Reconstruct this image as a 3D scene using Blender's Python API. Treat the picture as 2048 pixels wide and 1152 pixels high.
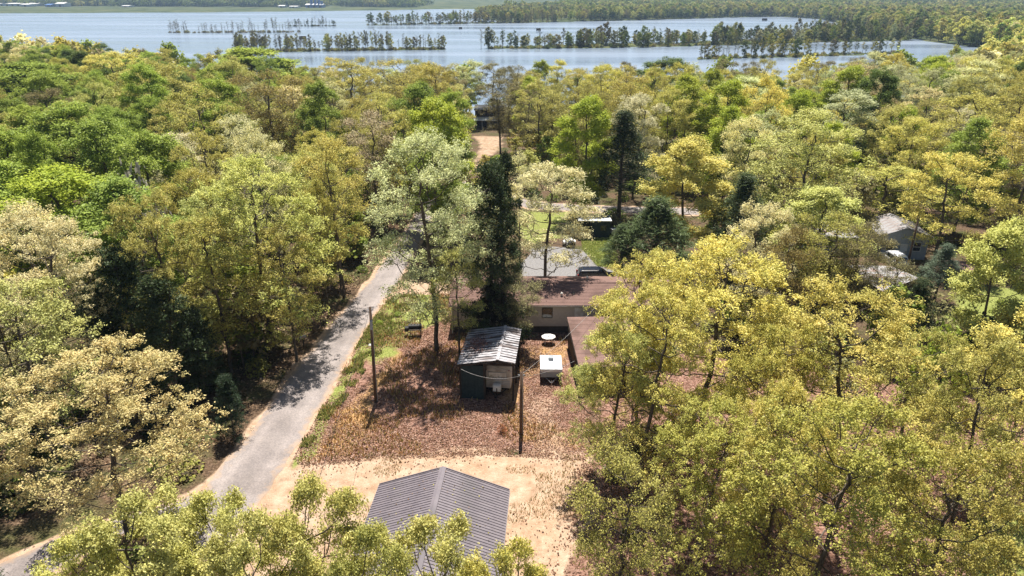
import bpy, math, random
import numpy as np
from mathutils import Vector, Matrix

for o in list(bpy.data.objects): bpy.data.objects.remove(o)
sc = bpy.context.scene
COL = sc.collection
R_ = math.radians

# ------------------------------------------------------------------ camera, sky, sun, exposure
CAM_H, PITCH, FPX = 32.0, R_(22.9), 1400.0            # drone height, pitch, focal length in pixels of a 2048 px frame
cam = bpy.data.cameras.new('camera'); cam.sensor_width = 36; cam.lens = FPX/2048*36
cam.clip_start = 0.5; cam.clip_end = 30000
co = bpy.data.objects.new('camera', cam); COL.objects.link(co)
co.location = (0, 0, CAM_H); co.rotation_euler = (R_(90)-PITCH, 0, 0)
sc.camera = co

SUN_EL, SUN_AZ = R_(65), R_(2.5)                         # azimuth measured from +Y towards +X
w = bpy.data.worlds.new('World'); sc.world = w; w.use_nodes = True
nt = w.node_tree; bg = nt.nodes['Background']
sky = nt.nodes.new('ShaderNodeTexSky'); sky.sky_type = 'NISHITA'; sky.sun_disc = False
sky.sun_elevation = SUN_EL; sky.sun_rotation = SUN_AZ; sky.air_density = 1.0; sky.dust_density = 0.6; sky.ozone_density = 1.6
nt.links.new(sky.outputs[0], bg.inputs[0]); bg.inputs[1].default_value = 0.05
sl = bpy.data.lights.new('sun', 'SUN'); sl.energy = 5.0; sl.angle = R_(0.53); sl.color = (1.0, 0.95, 0.87)
so = bpy.data.objects.new('sun', sl); COL.objects.link(so)
sd = Vector((math.sin(SUN_AZ)*math.cos(SUN_EL), math.cos(SUN_AZ)*math.cos(SUN_EL), math.sin(SUN_EL)))
so.rotation_euler = sd.to_track_quat('Z', 'Y').to_euler(); so.location = (0, 60, 80)
sc.view_settings.view_transform = 'Standard'; sc.view_settings.look = 'None'
sc.view_settings.gamma = 1.0; sc.view_settings.use_curve_mapping = False
sc.view_settings.exposure = 0.92
try:
    sc.cycles.max_bounces = 6; sc.cycles.diffuse_bounces = 2; sc.cycles.transmission_bounces = 3
    sc.cycles.glossy_bounces = 2; sc.cycles.volume_bounces = 0; sc.cycles.transparent_max_bounces = 4
except Exception: pass

rng = np.random.default_rng(11)
random.seed(5)
LAKE = -6.0

# ------------------------------------------------------------------ geometry helpers
def P(px, py, z=0.0):
    """world point at height z that the photograph shows at pixel (px, py); used to survey the place"""
    u = (px-1024)/FPX; v = (576-py)/FPX
    d = (u, math.cos(PITCH)+v*math.sin(PITCH), -math.sin(PITCH)+v*math.cos(PITCH))
    t = (z-CAM_H)/d[2]
    return (d[0]*t, d[1]*t, z)
def Q(x, y, z):
    z = z-CAM_H
    f = y*np.cos(PITCH)-z*np.sin(PITCH); up = y*np.sin(PITCH)+z*np.cos(PITCH)
    return 1024+FPX*x/f, 576-FPX*up/f, f
def ang(py): return PITCH+math.atan((py-576)/FPX)

def hash2(ix, iy, seed):
    n = (ix.astype(np.int64)*374761393 + iy.astype(np.int64)*668265263 + seed*1274126177) & 0xffffffff
    n = ((n ^ (n >> 13))*1274126177) & 0xffffffff
    return ((n ^ (n >> 16)) & 0xffff)/65535.0
def vnoise(x, y, s, seed=0):
    x = np.asarray(x, float)/s; y = np.asarray(y, float)/s
    ix = np.floor(x); iy = np.floor(y); fx = x-ix; fy = y-iy
    fx = fx*fx*(3-2*fx); fy = fy*fy*(3-2*fy)
    a = hash2(ix, iy, seed); b = hash2(ix+1, iy, seed); c = hash2(ix, iy+1, seed); d = hash2(ix+1, iy+1, seed)
    return (a*(1-fx)+b*fx)*(1-fy)+(c*(1-fx)+d*fx)*fy
def sdf(x, y, poly):
    """signed distance to a polygon, negative inside (numpy)"""
    x = np.asarray(x, float); y = np.asarray(y, float)
    d = np.full(x.shape, 1e18); inside = np.zeros(x.shape, bool)
    n = len(poly)
    for i in range(n):
        x0, y0 = poly[i][:2]; x1, y1 = poly[(i+1) % n][:2]
        ex, ey = x1-x0, y1-y0; L = ex*ex+ey*ey+1e-12
        t = np.clip(((x-x0)*ex+(y-y0)*ey)/L, 0, 1)
        d = np.minimum(d, (x-x0-t*ex)**2+(y-y0-t*ey)**2)
        c = (y0 > y) != (y1 > y)
        xi = x0+(y-y0)/(ey if abs(ey) > 1e-12 else 1e-12)*ex
        inside ^= c & (x < xi)
    d = np.sqrt(d)
    return np.where(inside, -d, d)
def smooth(e0, e1, v):
    t = np.clip((v-e0)/(e1-e0), 0, 1); return t*t*(3-2*t)

def put(o, parent=None):
    COL.objects.link(o)
    if parent: o.parent = parent
    return o
def tag(o, label=None, cat=None, group=None, kind=None):
    if label: o['label'] = label
    if cat: o['category'] = cat
    if group: o['group'] = group
    if kind: o['kind'] = kind
    return o
def thing(name, label, cat, loc=(0, 0, 0), rz=0.0, group=None):
    o = bpy.data.objects.new(name, None); o.empty_display_size = 0.3
    put(o); o.location = loc; o.rotation_euler = (0, 0, rz)
    return tag(o, label, cat, group)
def np_mesh(name, verts, faces, mats, smooth_=False, fmat=None):
    me = bpy.data.meshes.new(name)
    verts = np.asarray(verts, np.float32); faces = np.asarray(faces, np.int32)
    k = faces.shape[1]
    me.vertices.add(len(verts)); me.vertices.foreach_set('co', verts.ravel())
    me.loops.add(faces.size); me.loops.foreach_set('vertex_index', faces.ravel())
    me.polygons.add(len(faces)); me.polygons.foreach_set('loop_start', np.arange(0, faces.size, k, dtype=np.int32))
    me.polygons.foreach_set('loop_total', np.full(len(faces), k, np.int32))
    for m in (mats if isinstance(mats, (list, tuple)) else [mats]): me.materials.append(m)
    if fmat is not None: me.polygons.foreach_set('material_index', np.asarray(fmat, np.int32))
    if smooth_: me.polygons.foreach_set('use_smooth', np.ones(len(faces), bool))
    me.update(calc_edges=True)
    return me

class MB:
    def __init__(s): s.v = []; s.f = []
    def add(s, vs, fs):
        n = len(s.v); s.v += [tuple(v) for v in vs]; s.f += [tuple(i+n for i in f) for f in fs]; return s
    def box(s, x0, x1, y0, y1, z0, z1):
        return s.add([(x0,y0,z0),(x1,y0,z0),(x1,y1,z0),(x0,y1,z0),(x0,y0,z1),(x1,y0,z1),(x1,y1,z1),(x0,y1,z1)],
            [(3,2,1,0),(4,5,6,7),(0,1,5,4),(1,2,6,5),(2,3,7,6),(3,0,4,7)])
    def slab(s, p, t):
        """quad p (4 points, counter-clockwise from above) with thickness t downwards"""
        lo = [(a[0], a[1], a[2]-t) for a in p]
        return s.add(list(p)+lo, [(0,1,2,3),(7,6,5,4),(0,4,5,1),(1,5,6,2),(2,6,7,3),(3,7,4,0)])
    def prism(s, prof, x0, x1):
        """profile of (y, z) points extruded along x"""
        n = len(prof)
        s.add([(x0,a,b) for a,b in prof]+[(x1,a,b) for a,b in prof],
            [tuple(range(n))[::-1], tuple(range(n, 2*n))]+[(i,(i+1)%n,(i+1)%n+n,i+n) for i in range(n)])
        return s
    def tube(s, p0, p1, r0, r1=None, n=8, cap=True):
        r1 = r0 if r1 is None else r1
        p0 = Vector(p0); p1 = Vector(p1); d = (p1-p0).normalized()
        a = d.orthogonal().normalized(); b = d.cross(a)
        vs = [p0+(a*math.cos(t)+b*math.sin(t))*r0 for t in [2*math.pi*i/n for i in range(n)]]
        vs += [p1+(a*math.cos(t)+b*math.sin(t))*r1 for t in [2*math.pi*i/n for i in range(n)]]
        fs = [(i,(i+1)%n,(i+1)%n+n,i+n) for i in range(n)]
        if cap: fs += [tuple(range(n))[::-1], tuple(range(n, 2*n))]
        return s.add(vs, fs)
    def build(s, name, m, parent=None, smooth_=False, bevel=0, loc=None):
        me = bpy.data.meshes.new(name); me.from_pydata(s.v, [], s.f); me.materials.append(m); me.update()
        if smooth_:
            for p in me.polygons: p.use_smooth = True
        o = bpy.data.objects.new(name, me); put(o, parent)
        if loc: o.location = loc
        if bevel:
            md = o.modifiers.new('bevel', 'BEVEL'); md.width = bevel; md.segments = 2; md.limit_method = 'ANGLE'
        return o

# ------------------------------------------------------------------ materials
def srgb(r, g, b, k=1.0):
    f = lambda c: (c/255/12.92 if c/255 <= .04045 else ((c/255+.055)/1.055)**2.4)*k
    return (f(r), f(g), f(b), 1)
def nodes_of(m):
    m.use_nodes = True; t = m.node_tree
    return t, t.nodes, t.links, t.nodes['Principled BSDF']
def surf(name, c1, c2=None, rough=.7, scale=3.0, detail=6, metal=0, bump=0, lo=.35, hi=.65, c3=None, s3=.6, spec=.3, stretch=None):
    """procedural surface: two colours mixed by noise, an optional third as large stains"""
    m = bpy.data.materials.new(name); t, N, L, b = nodes_of(m)
    b.inputs['Roughness'].default_value = rough; b.inputs['Metallic'].default_value = metal
    b.inputs['Specular IOR Level'].default_value = spec
    tc = N.new('ShaderNodeTexCoord'); src = tc.outputs['Object']
    if stretch:
        mp = N.new('ShaderNodeMapping'); mp.inputs['Scale'].default_value = stretch
        L.new(src, mp.inputs[0]); src = mp.outputs[0]
    no = N.new('ShaderNodeTexNoise'); no.inputs['Scale'].default_value = scale; no.inputs['Detail'].default_value = detail
    no.inputs['Roughness'].default_value = .65
    L.new(src, no.inputs['Vector'])
    cr = N.new('ShaderNodeValToRGB'); e = cr.color_ramp.elements
    e[0].position = lo; e[1].position = hi; e[0].color = c1; e[1].color = c2 or c1
    L.new(no.outputs[0], cr.inputs[0]); out = cr.outputs[0]
    if c3:
        n3 = N.new('ShaderNodeTexNoise'); n3.inputs['Scale'].default_value = s3; n3.inputs['Detail'].default_value = 7
        L.new(src, n3.inputs['Vector'])
        r3 = N.new('ShaderNodeValToRGB'); r3.color_ramp.elements[0].position = .48; r3.color_ramp.elements[1].position = .62
        L.new(n3.outputs[0], r3.inputs[0])
        mx = N.new('ShaderNodeMix'); mx.data_type = 'RGBA'
        L.new(r3.outputs[0], mx.inputs['Factor']); L.new(out, mx.inputs['A']); mx.inputs['B'].default_value = c3
        out = mx.outputs['Result']
    L.new(out, b.inputs['Base Color'])
    if bump:
        bp = N.new('ShaderNodeBump'); bp.inputs['Strength'].default_value = bump; bp.inputs['Distance'].default_value = .05
        L.new(no.outputs[0], bp.inputs['Height']); L.new(bp.outputs[0], b.inputs['Normal'])
    return m

def leaf_material(name, instancer=False, trans=.3):
    m = bpy.data.materials.new(name); m.use_nodes = True; t = m.node_tree; N = t.nodes; L = t.links
    N.remove(N['Principled BSDF']); out = N['Material Output']
    if instancer:
        a = N.new('ShaderNodeAttribute'); a.attribute_type = 'INSTANCER'; a.attribute_name = 'tint'; col = a.outputs['Color']
    else:
        a = N.new('ShaderNodeObjectInfo'); col = a.outputs['Color']
    r = N.new('ShaderNodeAttribute'); r.attribute_name = 'rnd'
    mr = N.new('ShaderNodeMapRange'); mr.inputs['To Min'].default_value = .74; mr.inputs['To Max'].default_value = 1.26
    L.new(r.outputs['Fac'], mr.inputs['Value'])
    hs = N.new('ShaderNodeHueSaturation'); hs.inputs['Saturation'].default_value = .94; L.new(col, hs.inputs['Color']); L.new(mr.outputs[0], hs.inputs['Value'])
    mh = N.new('ShaderNodeMapRange'); mh.inputs['To Min'].default_value = .512; mh.inputs['To Max'].default_value = .488
    L.new(r.outputs['Fac'], mh.inputs['Value']); L.new(mh.outputs[0], hs.inputs['Hue'])
    d = N.new('ShaderNodeBsdfDiffuse'); L.new(hs.outputs[0], d.inputs[0])
    tr = N.new('ShaderNodeBsdfTranslucent')
    h2 = N.new('ShaderNodeHueSaturation'); h2.inputs['Saturation'].default_value = 1.02; h2.inputs['Value'].default_value = .95
    L.new(hs.outputs[0], h2.inputs['Color']); L.new(h2.outputs[0], tr.inputs[0])
    mx = N.new('ShaderNodeMixShader'); mx.inputs[0].default_value = trans
    L.new(d.outputs[0], mx.inputs[1]); L.new(tr.outputs[0], mx.inputs[2])
    gl = N.new('ShaderNodeBsdfGlossy'); gl.inputs['Roughness'].default_value = .45; gl.inputs['Color'].default_value = (.9,.9,.85,1)
    m2 = N.new('ShaderNodeMixShader'); m2.inputs[0].default_value = .012
    L.new(mx.outputs[0], m2.inputs[1]); L.new(gl.outputs[0], m2.inputs[2])
    L.new(m2.outputs[0], out.inputs['Surface'])
    return m
LEAF = leaf_material('leaf'); LEAF_FAR = leaf_material('far_leaf', True); NEEDLE = leaf_material('needle', False, .2)
BARK = surf('bark', srgb(66,58,50), srgb(112,102,90), .9, 8, bump=.4, stretch=(1,1,.25))
BARK_PALE = surf('pale_bark', srgb(120,110,100), srgb(165,155,145), .9, 8, stretch=(1,1,.25))

M = {}
M['metal_grey'] = surf('charcoal_metal_roof', srgb(106,98,103), srgb(126,117,121), .5, 1.2, c3=srgb(96,90,92), s3=.3, spec=.5)
M['metal_white'] = surf('weathered_white_metal', srgb(138,135,138), srgb(196,193,196), .6, 2.5, metal=.15, c3=srgb(112,102,100), s3=.55, stretch=(1,3,1))
M['metal_old'] = surf('old_grey_metal', srgb(138,136,138), srgb(172,169,170), .6, 2.0, c3=srgb(134,108,96), s3=.6, stretch=(1,3,1))
M['metal_clean'] = surf('pale_metal_roof', srgb(200,203,206), srgb(222,224,226), .6, 3)
M['shingle'] = surf('brown_shingle', srgb(108,83,75), srgb(134,107,98), .9, 14, c3=srgb(98,76,68), s3=.5)
M['siding'] = surf('beige_siding', srgb(176,168,158), srgb(190,182,172), .7, 4)
M['siding_grey'] = surf('grey_siding', srgb(140,146,152), srgb(160,165,170), .7, 3)
M['dark_green'] = surf('dark_green_board', srgb(38,52,54), srgb(52,66,68), .8, 5)
M['dark_wood'] = surf('dark_wood', srgb(48,42,38), srgb(72,62,54), .85, 6, stretch=(1,1,.3))
M['brown_wood'] = surf('brown_wood', srgb(90,68,52), srgb(120,94,74), .85, 6)
M['pole_wood'] = surf('pole_wood', srgb(84,66,54), srgb(112,90,74), .9, 5, stretch=(1,1,.15), bump=.3)
M['white'] = surf('white_paint', srgb(214,212,208), srgb(232,230,226), .45, 2, c3=srgb(196,190,180), s3=1.2)
M['trailer_white'] = surf('aged_white_fibreglass', srgb(190,182,172), srgb(208,201,192), .5, 2, c3=srgb(168,156,142), s3=1.5)
M['glass'] = surf('dark_glass', (.012,.014,.018,1), (.02,.024,.03,1), .08, 2, spec=.6)
M['black'] = surf('black_steel', srgb(24,24,25), srgb(40,38,37), .55, 6)
M['rubber'] = surf('rubber', (.015,.015,.016,1), (.03,.03,.03,1), .85, 8)
M['chrome'] = surf('bright_metal', srgb(170,172,176), srgb(190,192,196), .25, 4, metal=.9)
M['van_paint'] = surf('dark_blue_car_paint', (.012,.015,.028,1), (.016,.02,.036,1), .22, 2, spec=.6)
M['car_white'] = surf('white_car_paint', (.72,.72,.72,1), (.76,.76,.76,1), .25, 2, spec=.5)
M['red_lens'] = surf('red_lens', (.25,.01,.01,1), (.35,.02,.02,1), .3, 3)
M['clear_lens'] = surf('clear_lens', (.6,.6,.6,1), (.7,.7,.7,1), .2, 3)
M['skirting'] = surf('dark_skirting', srgb(70,66,62), srgb(88,82,76), .8, 4)
M['print'] = surf('dark_print', srgb(38,40,46), srgb(48,50,56), .6, 5)
M['concrete'] = surf('concrete', srgb(165,160,152), srgb(188,183,175), .9, 5)
M['blue_steel'] = surf('blue_steel', srgb(70,105,160), srgb(90,125,175), .6, .1)
M['far_wall'] = surf('pale_industrial_wall', srgb(170,175,185), srgb(190,195,205), .7, .05)
M['brush'] = surf('cut_brush', srgb(46,40,34), srgb(84,72,56), .95, 2)
M['wire'] = surf('cable', srgb(150,148,145), srgb(170,168,165), .6, 3)
M['orange'] = surf('wire_black', srgb(30,30,30), srgb(40,40,40), .6, 3)

# ------------------------------------------------------------------ survey: outlines on the ground, in metres
def PX(pts, z=0.0): return [P(a, b, z)[:2] for a, b in pts]
ROAD_L = [(330,1075),(370,1020),(400,985),(470,902),(535,818),(583,748),(624,697),(662,650),(702,604),(741,560),(770,520),(798,482),(818,450),(832,425),(846,400),(872,380),(930,362)]
ROAD_R = [(440,1130),(478,1070),(512,1020),(586,905),(636,820),(672,760),(703,700),(733,651),(763,606),(795,566),(818,526),(838,490),(852,458),(866,432),(884,410),(910,396),(950,384)]
road_l = PX(ROAD_L); road_r = PX(ROAD_R)
ROADPOLY = road_l+road_r[::-1]
SIDE = PX([(402,984),(330,1012),(255,1030),(120,1075),(0,1128),(-140,1190),(-140,1330),(0,1210),(90,1152),(200,1085),(290,1052),(380,1030),(470,1050)])
CROSS = PX([(930,362),(950,384),(1060,418),(1170,424),(1290,428),(1480,432),(1480,418),(1290,414),(1180,411),(1070,404),(970,372)])
SAND = PX([(528,992),(560,962),(610,928),(740,914),(860,906),(960,903),(1080,905),(1165,912),(1195,955),(1180,1030),(1120,1120),(1090,1300),(380,1400),(440,1150),(500,1040)])
HOMEDRIVE = PX([(795,566),(812,560),(870,568),(905,566),(905,590),(850,586),(795,592),(772,603)])
GRAVEL = PX([(1060,497),(1110,494),(1160,500),(1178,515),(1196,530),(1250,545),(1250,585),(1000,585),(1030,545),(1050,520)])
YARD = PX([(586,905),(640,822),(676,760),(706,702),(737,651),(768,606),(800,588),(905,590),(905,560),(1260,560),(1270,760),(1200,800),(1165,915),(960,906),(740,917),(610,930)])
GREENLAWN = PX([(1160,470),(1225,468),(1240,535),(1196,532),(1178,515),(1165,500)])
LAWN2 = PX([(1030,420),(1160,425),(1155,470),(1060,490),(1030,470)])
RIGHTLAWN = PX([(1870,640),(1920,588),(1975,570),(2048,580),(2200,600),(2200,720),(1990,680)])
PATH = PX([(945,262),(1000,262),(1010,290),(985,340),(970,372),(930,372),(950,330),(955,290)], -2.0)

SHORE = [(-9000,520),(-900,470),(-430,400),(-250,352),(-160,318),(-90,262),(-40,240),(10,232),(70,238),(125,258),(175,300),(240,360),(300,430),(345,520),(350,600),(352,640),(400,820),(440,980)]
def lk(pts): return [P(a, b, LAKE)[:2] for a, b in pts]
NEARLAND = [(-9000,-600)]+SHORE+lk([(1655,43),(1640,38),(1560,33.5),(1480,34.5),(1300,40),(1040,46),(736,51),(736,49.2),(900,46.5),(1000,43.5),(960,34),(948,29.5),(1000,24),(1100,20),(1400,14)])+[(4000,3600),(9000,4000),(9000,-600)]
STRIP_C = lk([(470,104.5),(650,102.5),(890,99.5),(893,97.2),(650,99.6),(470,101)])
STRIP_D = lk([(958,98.3),(1100,97.3),(1300,94.5),(1450,90.5),(1600,86),(1815,81),(1830,72),(1650,74),(1450,83),(1300,88),(1100,92),(985,94.5)])
STRIP_E = lk([(1395,119),(1500,117),(1650,113),(1795,108),(1795,104.5),(1600,109),(1400,115)])
STRIP_A = lk([(340,66),(500,65.5),(600,65),(600,64),(480,64.3),(340,65)])
STRIP_A2 = lk([(580,52.8),(672,52.4),(672,51.6),(580,52)])
FARLAND = lk([(-2600,30),(-700,28),(0,26.5),(340,25.3),(600,22.6),(780,20.4),(860,18.6),(1000,18),(1300,15)])+[(9000,2600),(12000,14000),(-14000,14000),(-14000,2400)]
ALLLAND = [NEARLAND, STRIP_C, STRIP_D, STRIP_E, FARLAND]

def land_sd(x, y):
    d = sdf(x, y, ALLLAND[0])
    for p in ALLLAND[1:]: d = np.minimum(d, sdf(x, y, p))
    return d
def shore_y(x): return np.interp(x, [p[0] for p in SHORE[:14]], [p[1] for p in SHORE[:14]])
def gz(x, y, sd_=None):
    """ground height"""
    x = np.asarray(x, float); y = np.asarray(y, float)
    d = land_sd(x, y) if sd_ is None else sd_
    near = y < 420
    top = np.where(near, 0.0, LAKE+1.0)
    z = LAKE-.1 + (top-LAKE+.1)*smooth(0, 95, -d)
    z = np.where(d > 0, LAKE-.25-np.minimum(d*.05, 3.0), np.maximum(z, LAKE+.12+np.minimum(-d, 3)*.05))
    fade = smooth(420, 640, y)
    z2 = np.where(d > 0, z, LAKE+.3+np.minimum(-d, 40)*.02)
    z = z*(1-fade)+z2*fade
    r = np.hypot(x, y)
    z = z + np.where(d < 0, smooth(1700, 6500, r)*80+smooth(1700, 3000, r)*4*vnoise(x, y, 500, 3), 0)
    return z
def gz1(x, y): return float(gz(np.array([x]), np.array([y]))[0])

# ------------------------------------------------------------------ ground
def axis(fine0, fine1, step, end0, end1, ratio):
    a = list(np.arange(fine0, fine1+1e-6, step)); s = step; v = a[-1]; hi = []
    while v < end1: s = min(s*ratio, 260); v += s; hi.append(v)
    s = step; v = a[0]; lo = []
    while v > end0: s = min(s*ratio, 260); v -= s; lo.append(v)
    return np.array(lo[::-1]+a+hi)
gx = axis(-55, 62, .55, -9500, 9500, 1.045); gy = axis(14, 112, .55, -300, 11500, 1.04)
X, Y = np.meshgrid(gx, gy); X = X.ravel(); Y = Y.ravel()
sdl = land_sd(X, Y)
Z = gz(X, Y, sdl)
rd = np.minimum(np.minimum(sdf(X, Y, ROADPOLY), sdf(X, Y, SIDE)), sdf(X, Y, CROSS))
nearm = (np.abs(X) < 130) & (Y < 260)
yard_sd = sdf(X, Y, YARD); sand_sd = sdf(X, Y, SAND)
bumpy = smooth(.6, 5, rd)*np.where(nearm, 1, 0)
Z = Z + bumpy*((vnoise(X, Y, 6, 5)-.5)*.16+(vnoise(X, Y, 1.6, 6)-.5)*.05)*np.where(yard_sd < 0, .6, 1)
nx_, ny_ = len(gx), len(gy)
ii, jj = np.meshgrid(np.arange(nx_-1), np.arange(ny_-1)); a = (jj*nx_+ii).ravel()
gf = np.stack([a, a+1, a+1+nx_, a+nx_], 1)
wob = (vnoise(X, Y, 2.2, 21)-.5)*1.6+(vnoise(X, Y, .9, 22)-.5)*.7
def region(poly, f=.8): return 1-smooth(-f, f, sdf(X, Y, poly)+wob)
m_sand = np.maximum.reduce([region(SAND), region(HOMEDRIVE, .5)*.9, region(PATH, 1.2)*.62,
    (1-smooth(.15, .65, rd+wob*.35))*np.where(Y < 120, .95, .5), region(PX([(1050,800),(1085,790),(1120,800),(1140,905),(1080,906),(1065,860)]), .9)*.55])
m_gravel = np.maximum(region(GRAVEL, .6), 0)
verge = (1-smooth(.7, 2.0, rd+wob*.7))*(yard_sd < 1)*smooth(.1, .5, rd)
m_grass = np.maximum.reduce([verge*.95, region(GREENLAWN, .6), region(LAWN2, 1)*.7, region(RIGHTLAWN, 1.5)*.8,
    region(PX([(737,651),(768,606),(805,590),(905,588),(905,640),(850,655),(790,700),(735,760),(720,700)]), 1.2)*.85,
    region(PX([(1930,1060),(2100,1000),(2300,1200),(1950,1250)]), 1.5)*.9, region(PX([(60,890),(130,840),(170,900),(110,990),(30,1000)]), 1.2)*.6])
m_litter = np.maximum(region(YARD, 1.2), region(PX([(1150,930),(1190,790),(1280,700),(2100,740),(2200,1300),(1100,1300)]), 2)*.8)
m_dry = np.maximum(region(PX([(735,760),(700,800),(640,880),(600,920),(700,905),(740,850),(770,780),(800,700)]), 1.2)*.7,
    region(PX([(980,700),(1060,690),(1140,690),(1150,720),(1060,760),(1050,820),(1130,850),(1150,800),(1165,900),(1040,890)]), 1.0)*.6)
m_dry = np.maximum(m_dry, region(PX([(905,975),(1020,960),(1090,985),(1050,1010),(960,1000)]), .6)*.4)
m_far = smooth(230, 420, Y)

gm = bpy.data.materials.new('ground'); t, N, L, b = nodes_of(gm)
b.inputs['Roughness'].default_value = .95; b.inputs['Specular IOR Level'].default_value = .1
tc = N.new('ShaderNodeTexCoord')
def noise(scale, det=5, rough=.6):
    n = N.new('ShaderNodeTexNoise'); n.inputs['Scale'].default_value = scale; n.inputs['Detail'].default_value = det
    n.inputs['Roughness'].default_value = rough; L.new(tc.outputs['Object'], n.inputs['Vector']); return n.outputs[0]
def ramp(src, stops):
    r = N.new('ShaderNodeValToRGB'); e = r.color_ramp.elements
    e[0].position, e[0].color = stops[0]; e[1].position, e[1].color = stops[-1]
    for p_, c_ in stops[1:-1]:
        k = e.new(p_); k.color = c_
    L.new(src, r.inputs[0]); return r.outputs[0]
def mix(f, A, B):
    m_ = N.new('ShaderNodeMix'); m_.data_type = 'RGBA'; L.new(f, m_.inputs['Factor'])
    L.new(A, m_.inputs['A']); L.new(B, m_.inputs['B']); return m_.outputs['Result']
def attr(n):
    a_ = N.new('ShaderNodeAttribute'); a_.attribute_name = n; return a_.outputs['Fac']
def edge(mask, nz, k=.9):
    """mask broken up by noise"""
    a_ = N.new('ShaderNodeMath'); a_.operation = 'MULTIPLY_ADD'; L.new(nz, a_.inputs[0]); a_.inputs[1].default_value = k; L.new(mask, a_.inputs[2])
    r = N.new('ShaderNodeMapRange'); r.inputs['From Min'].default_value = .34+k*.5; r.inputs['From Max'].default_value = .70+k*.5
    L.new(a_.outputs[0], r.inputs['Value']); return r.outputs[0]
fine = noise(5.5, 4, .75); mid = noise(1.1, 6, .65); big = noise(.22, 5)
vo = N.new('ShaderNodeTexVoronoi'); vo.inputs['Scale'].default_value = 6.5; L.new(tc.outputs['Object'], vo.inputs['Vector'])
sep = N.new('ShaderNodeSeparateColor'); L.new(vo.outputs['Color'], sep.inputs[0]); cell = sep.outputs[0]
base = ramp(fine, [(.3, srgb(44,36,28)), (.5, srgb(92,74,58)), (.72, srgb(140,118,96))])
base = mix(ramp(big, [(.45,(0,0,0,1)), (.62,(1,1,1,1))]), base, ramp(fine, [(.3, srgb(40,44,24)), (.7, srgb(96,98,58))]))
lit = ramp(cell, [(0, srgb(52,38,32)), (.25, srgb(104,74,62)), (.6, srgb(150,114,100)), (1, srgb(186,152,136))])
lit2 = ramp(fine, [(.32, srgb(56,42,34)), (.5, srgb(122,90,74)), (.7, srgb(172,138,120))])
lit = mix(mid, lit, lit2)
dry = ramp(fine, [(.3, srgb(92,68,42)), (.5, srgb(168,132,88)), (.7, srgb(204,172,122))])
snd = ramp(mid, [(.3, srgb(152,124,101)), (.42, srgb(168,141,117)), (.55, srgb(181,156,133)), (.7, srgb(192,169,147))])
snd = mix(ramp(big, [(.42,(0,0,0,1)), (.62,(.2,.2,.2,1))]), snd, ramp(mid, [(.3, srgb(146,100,66)), (.55, srgb(178,136,98)), (.75, srgb(196,164,130))]))
grit = noise(11, 3, .8)
snd = mix(ramp(grit, [(.36,(.4,.4,.4,1)), (.46,(0,0,0,1))]), snd, ramp(fine, [(.3, srgb(112,88,66)), (.6, srgb(164,136,108))]))
snd = mix(ramp(grit, [(.58,(0,0,0,1)), (.72,(.6,.6,.6,1))]), snd, ramp(fine, [(.3, srgb(206,186,160)), (.6, srgb(222,206,184))]))
grv = ramp(fine, [(.3, srgb(108,105,104)), (.6, srgb(142,139,138)), (.75, srgb(160,154,148))])
grs = ramp(fine, [(.3, srgb(84,90,44)), (.5, srgb(128,136,70)), (.72, srgb(172,168,108))])
far = ramp(noise(.02, 6), [(.35, srgb(46,58,34)), (.5, srgb(74,84,50)), (.7, srgb(104,102,72))])
c = mix(edge(attr('litter'), mid), base, lit)
c = mix(edge(attr('dry'), mid), c, dry)
c = mix(edge(attr('grass'), mid), c, grs)
c = mix(edge(attr('gravel'), mid, .5), c, grv)
c = mix(edge(attr('sand'), mid, .6), c, snd)
c = mix(attr('far'), c, far)
L.new(c, b.inputs['Base Color'])
bp = N.new('ShaderNodeBump'); bp.inputs['Strength'].default_value = .7; bp.inputs['Distance'].default_value = .12
L.new(fine, bp.inputs['Height']); L.new(bp.outputs[0], b.inputs['Normal'])
me = np_mesh('ground', np.stack([X, Y, Z], 1), gf, gm, True)
for nme, arr in (('sand', m_sand), ('gravel', m_gravel), ('grass', m_grass), ('litter', m_litter), ('dry', m_dry), ('far', m_far)):
    at = me.attributes.new(nme, 'FLOAT', 'POINT'); at.data.foreach_set('value', arr.astype(np.float32))
tag(put(bpy.data.objects.new('ground', me)), 'leaf covered ground of the yard, the woods and the far shore', 'ground', kind='structure')

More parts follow.
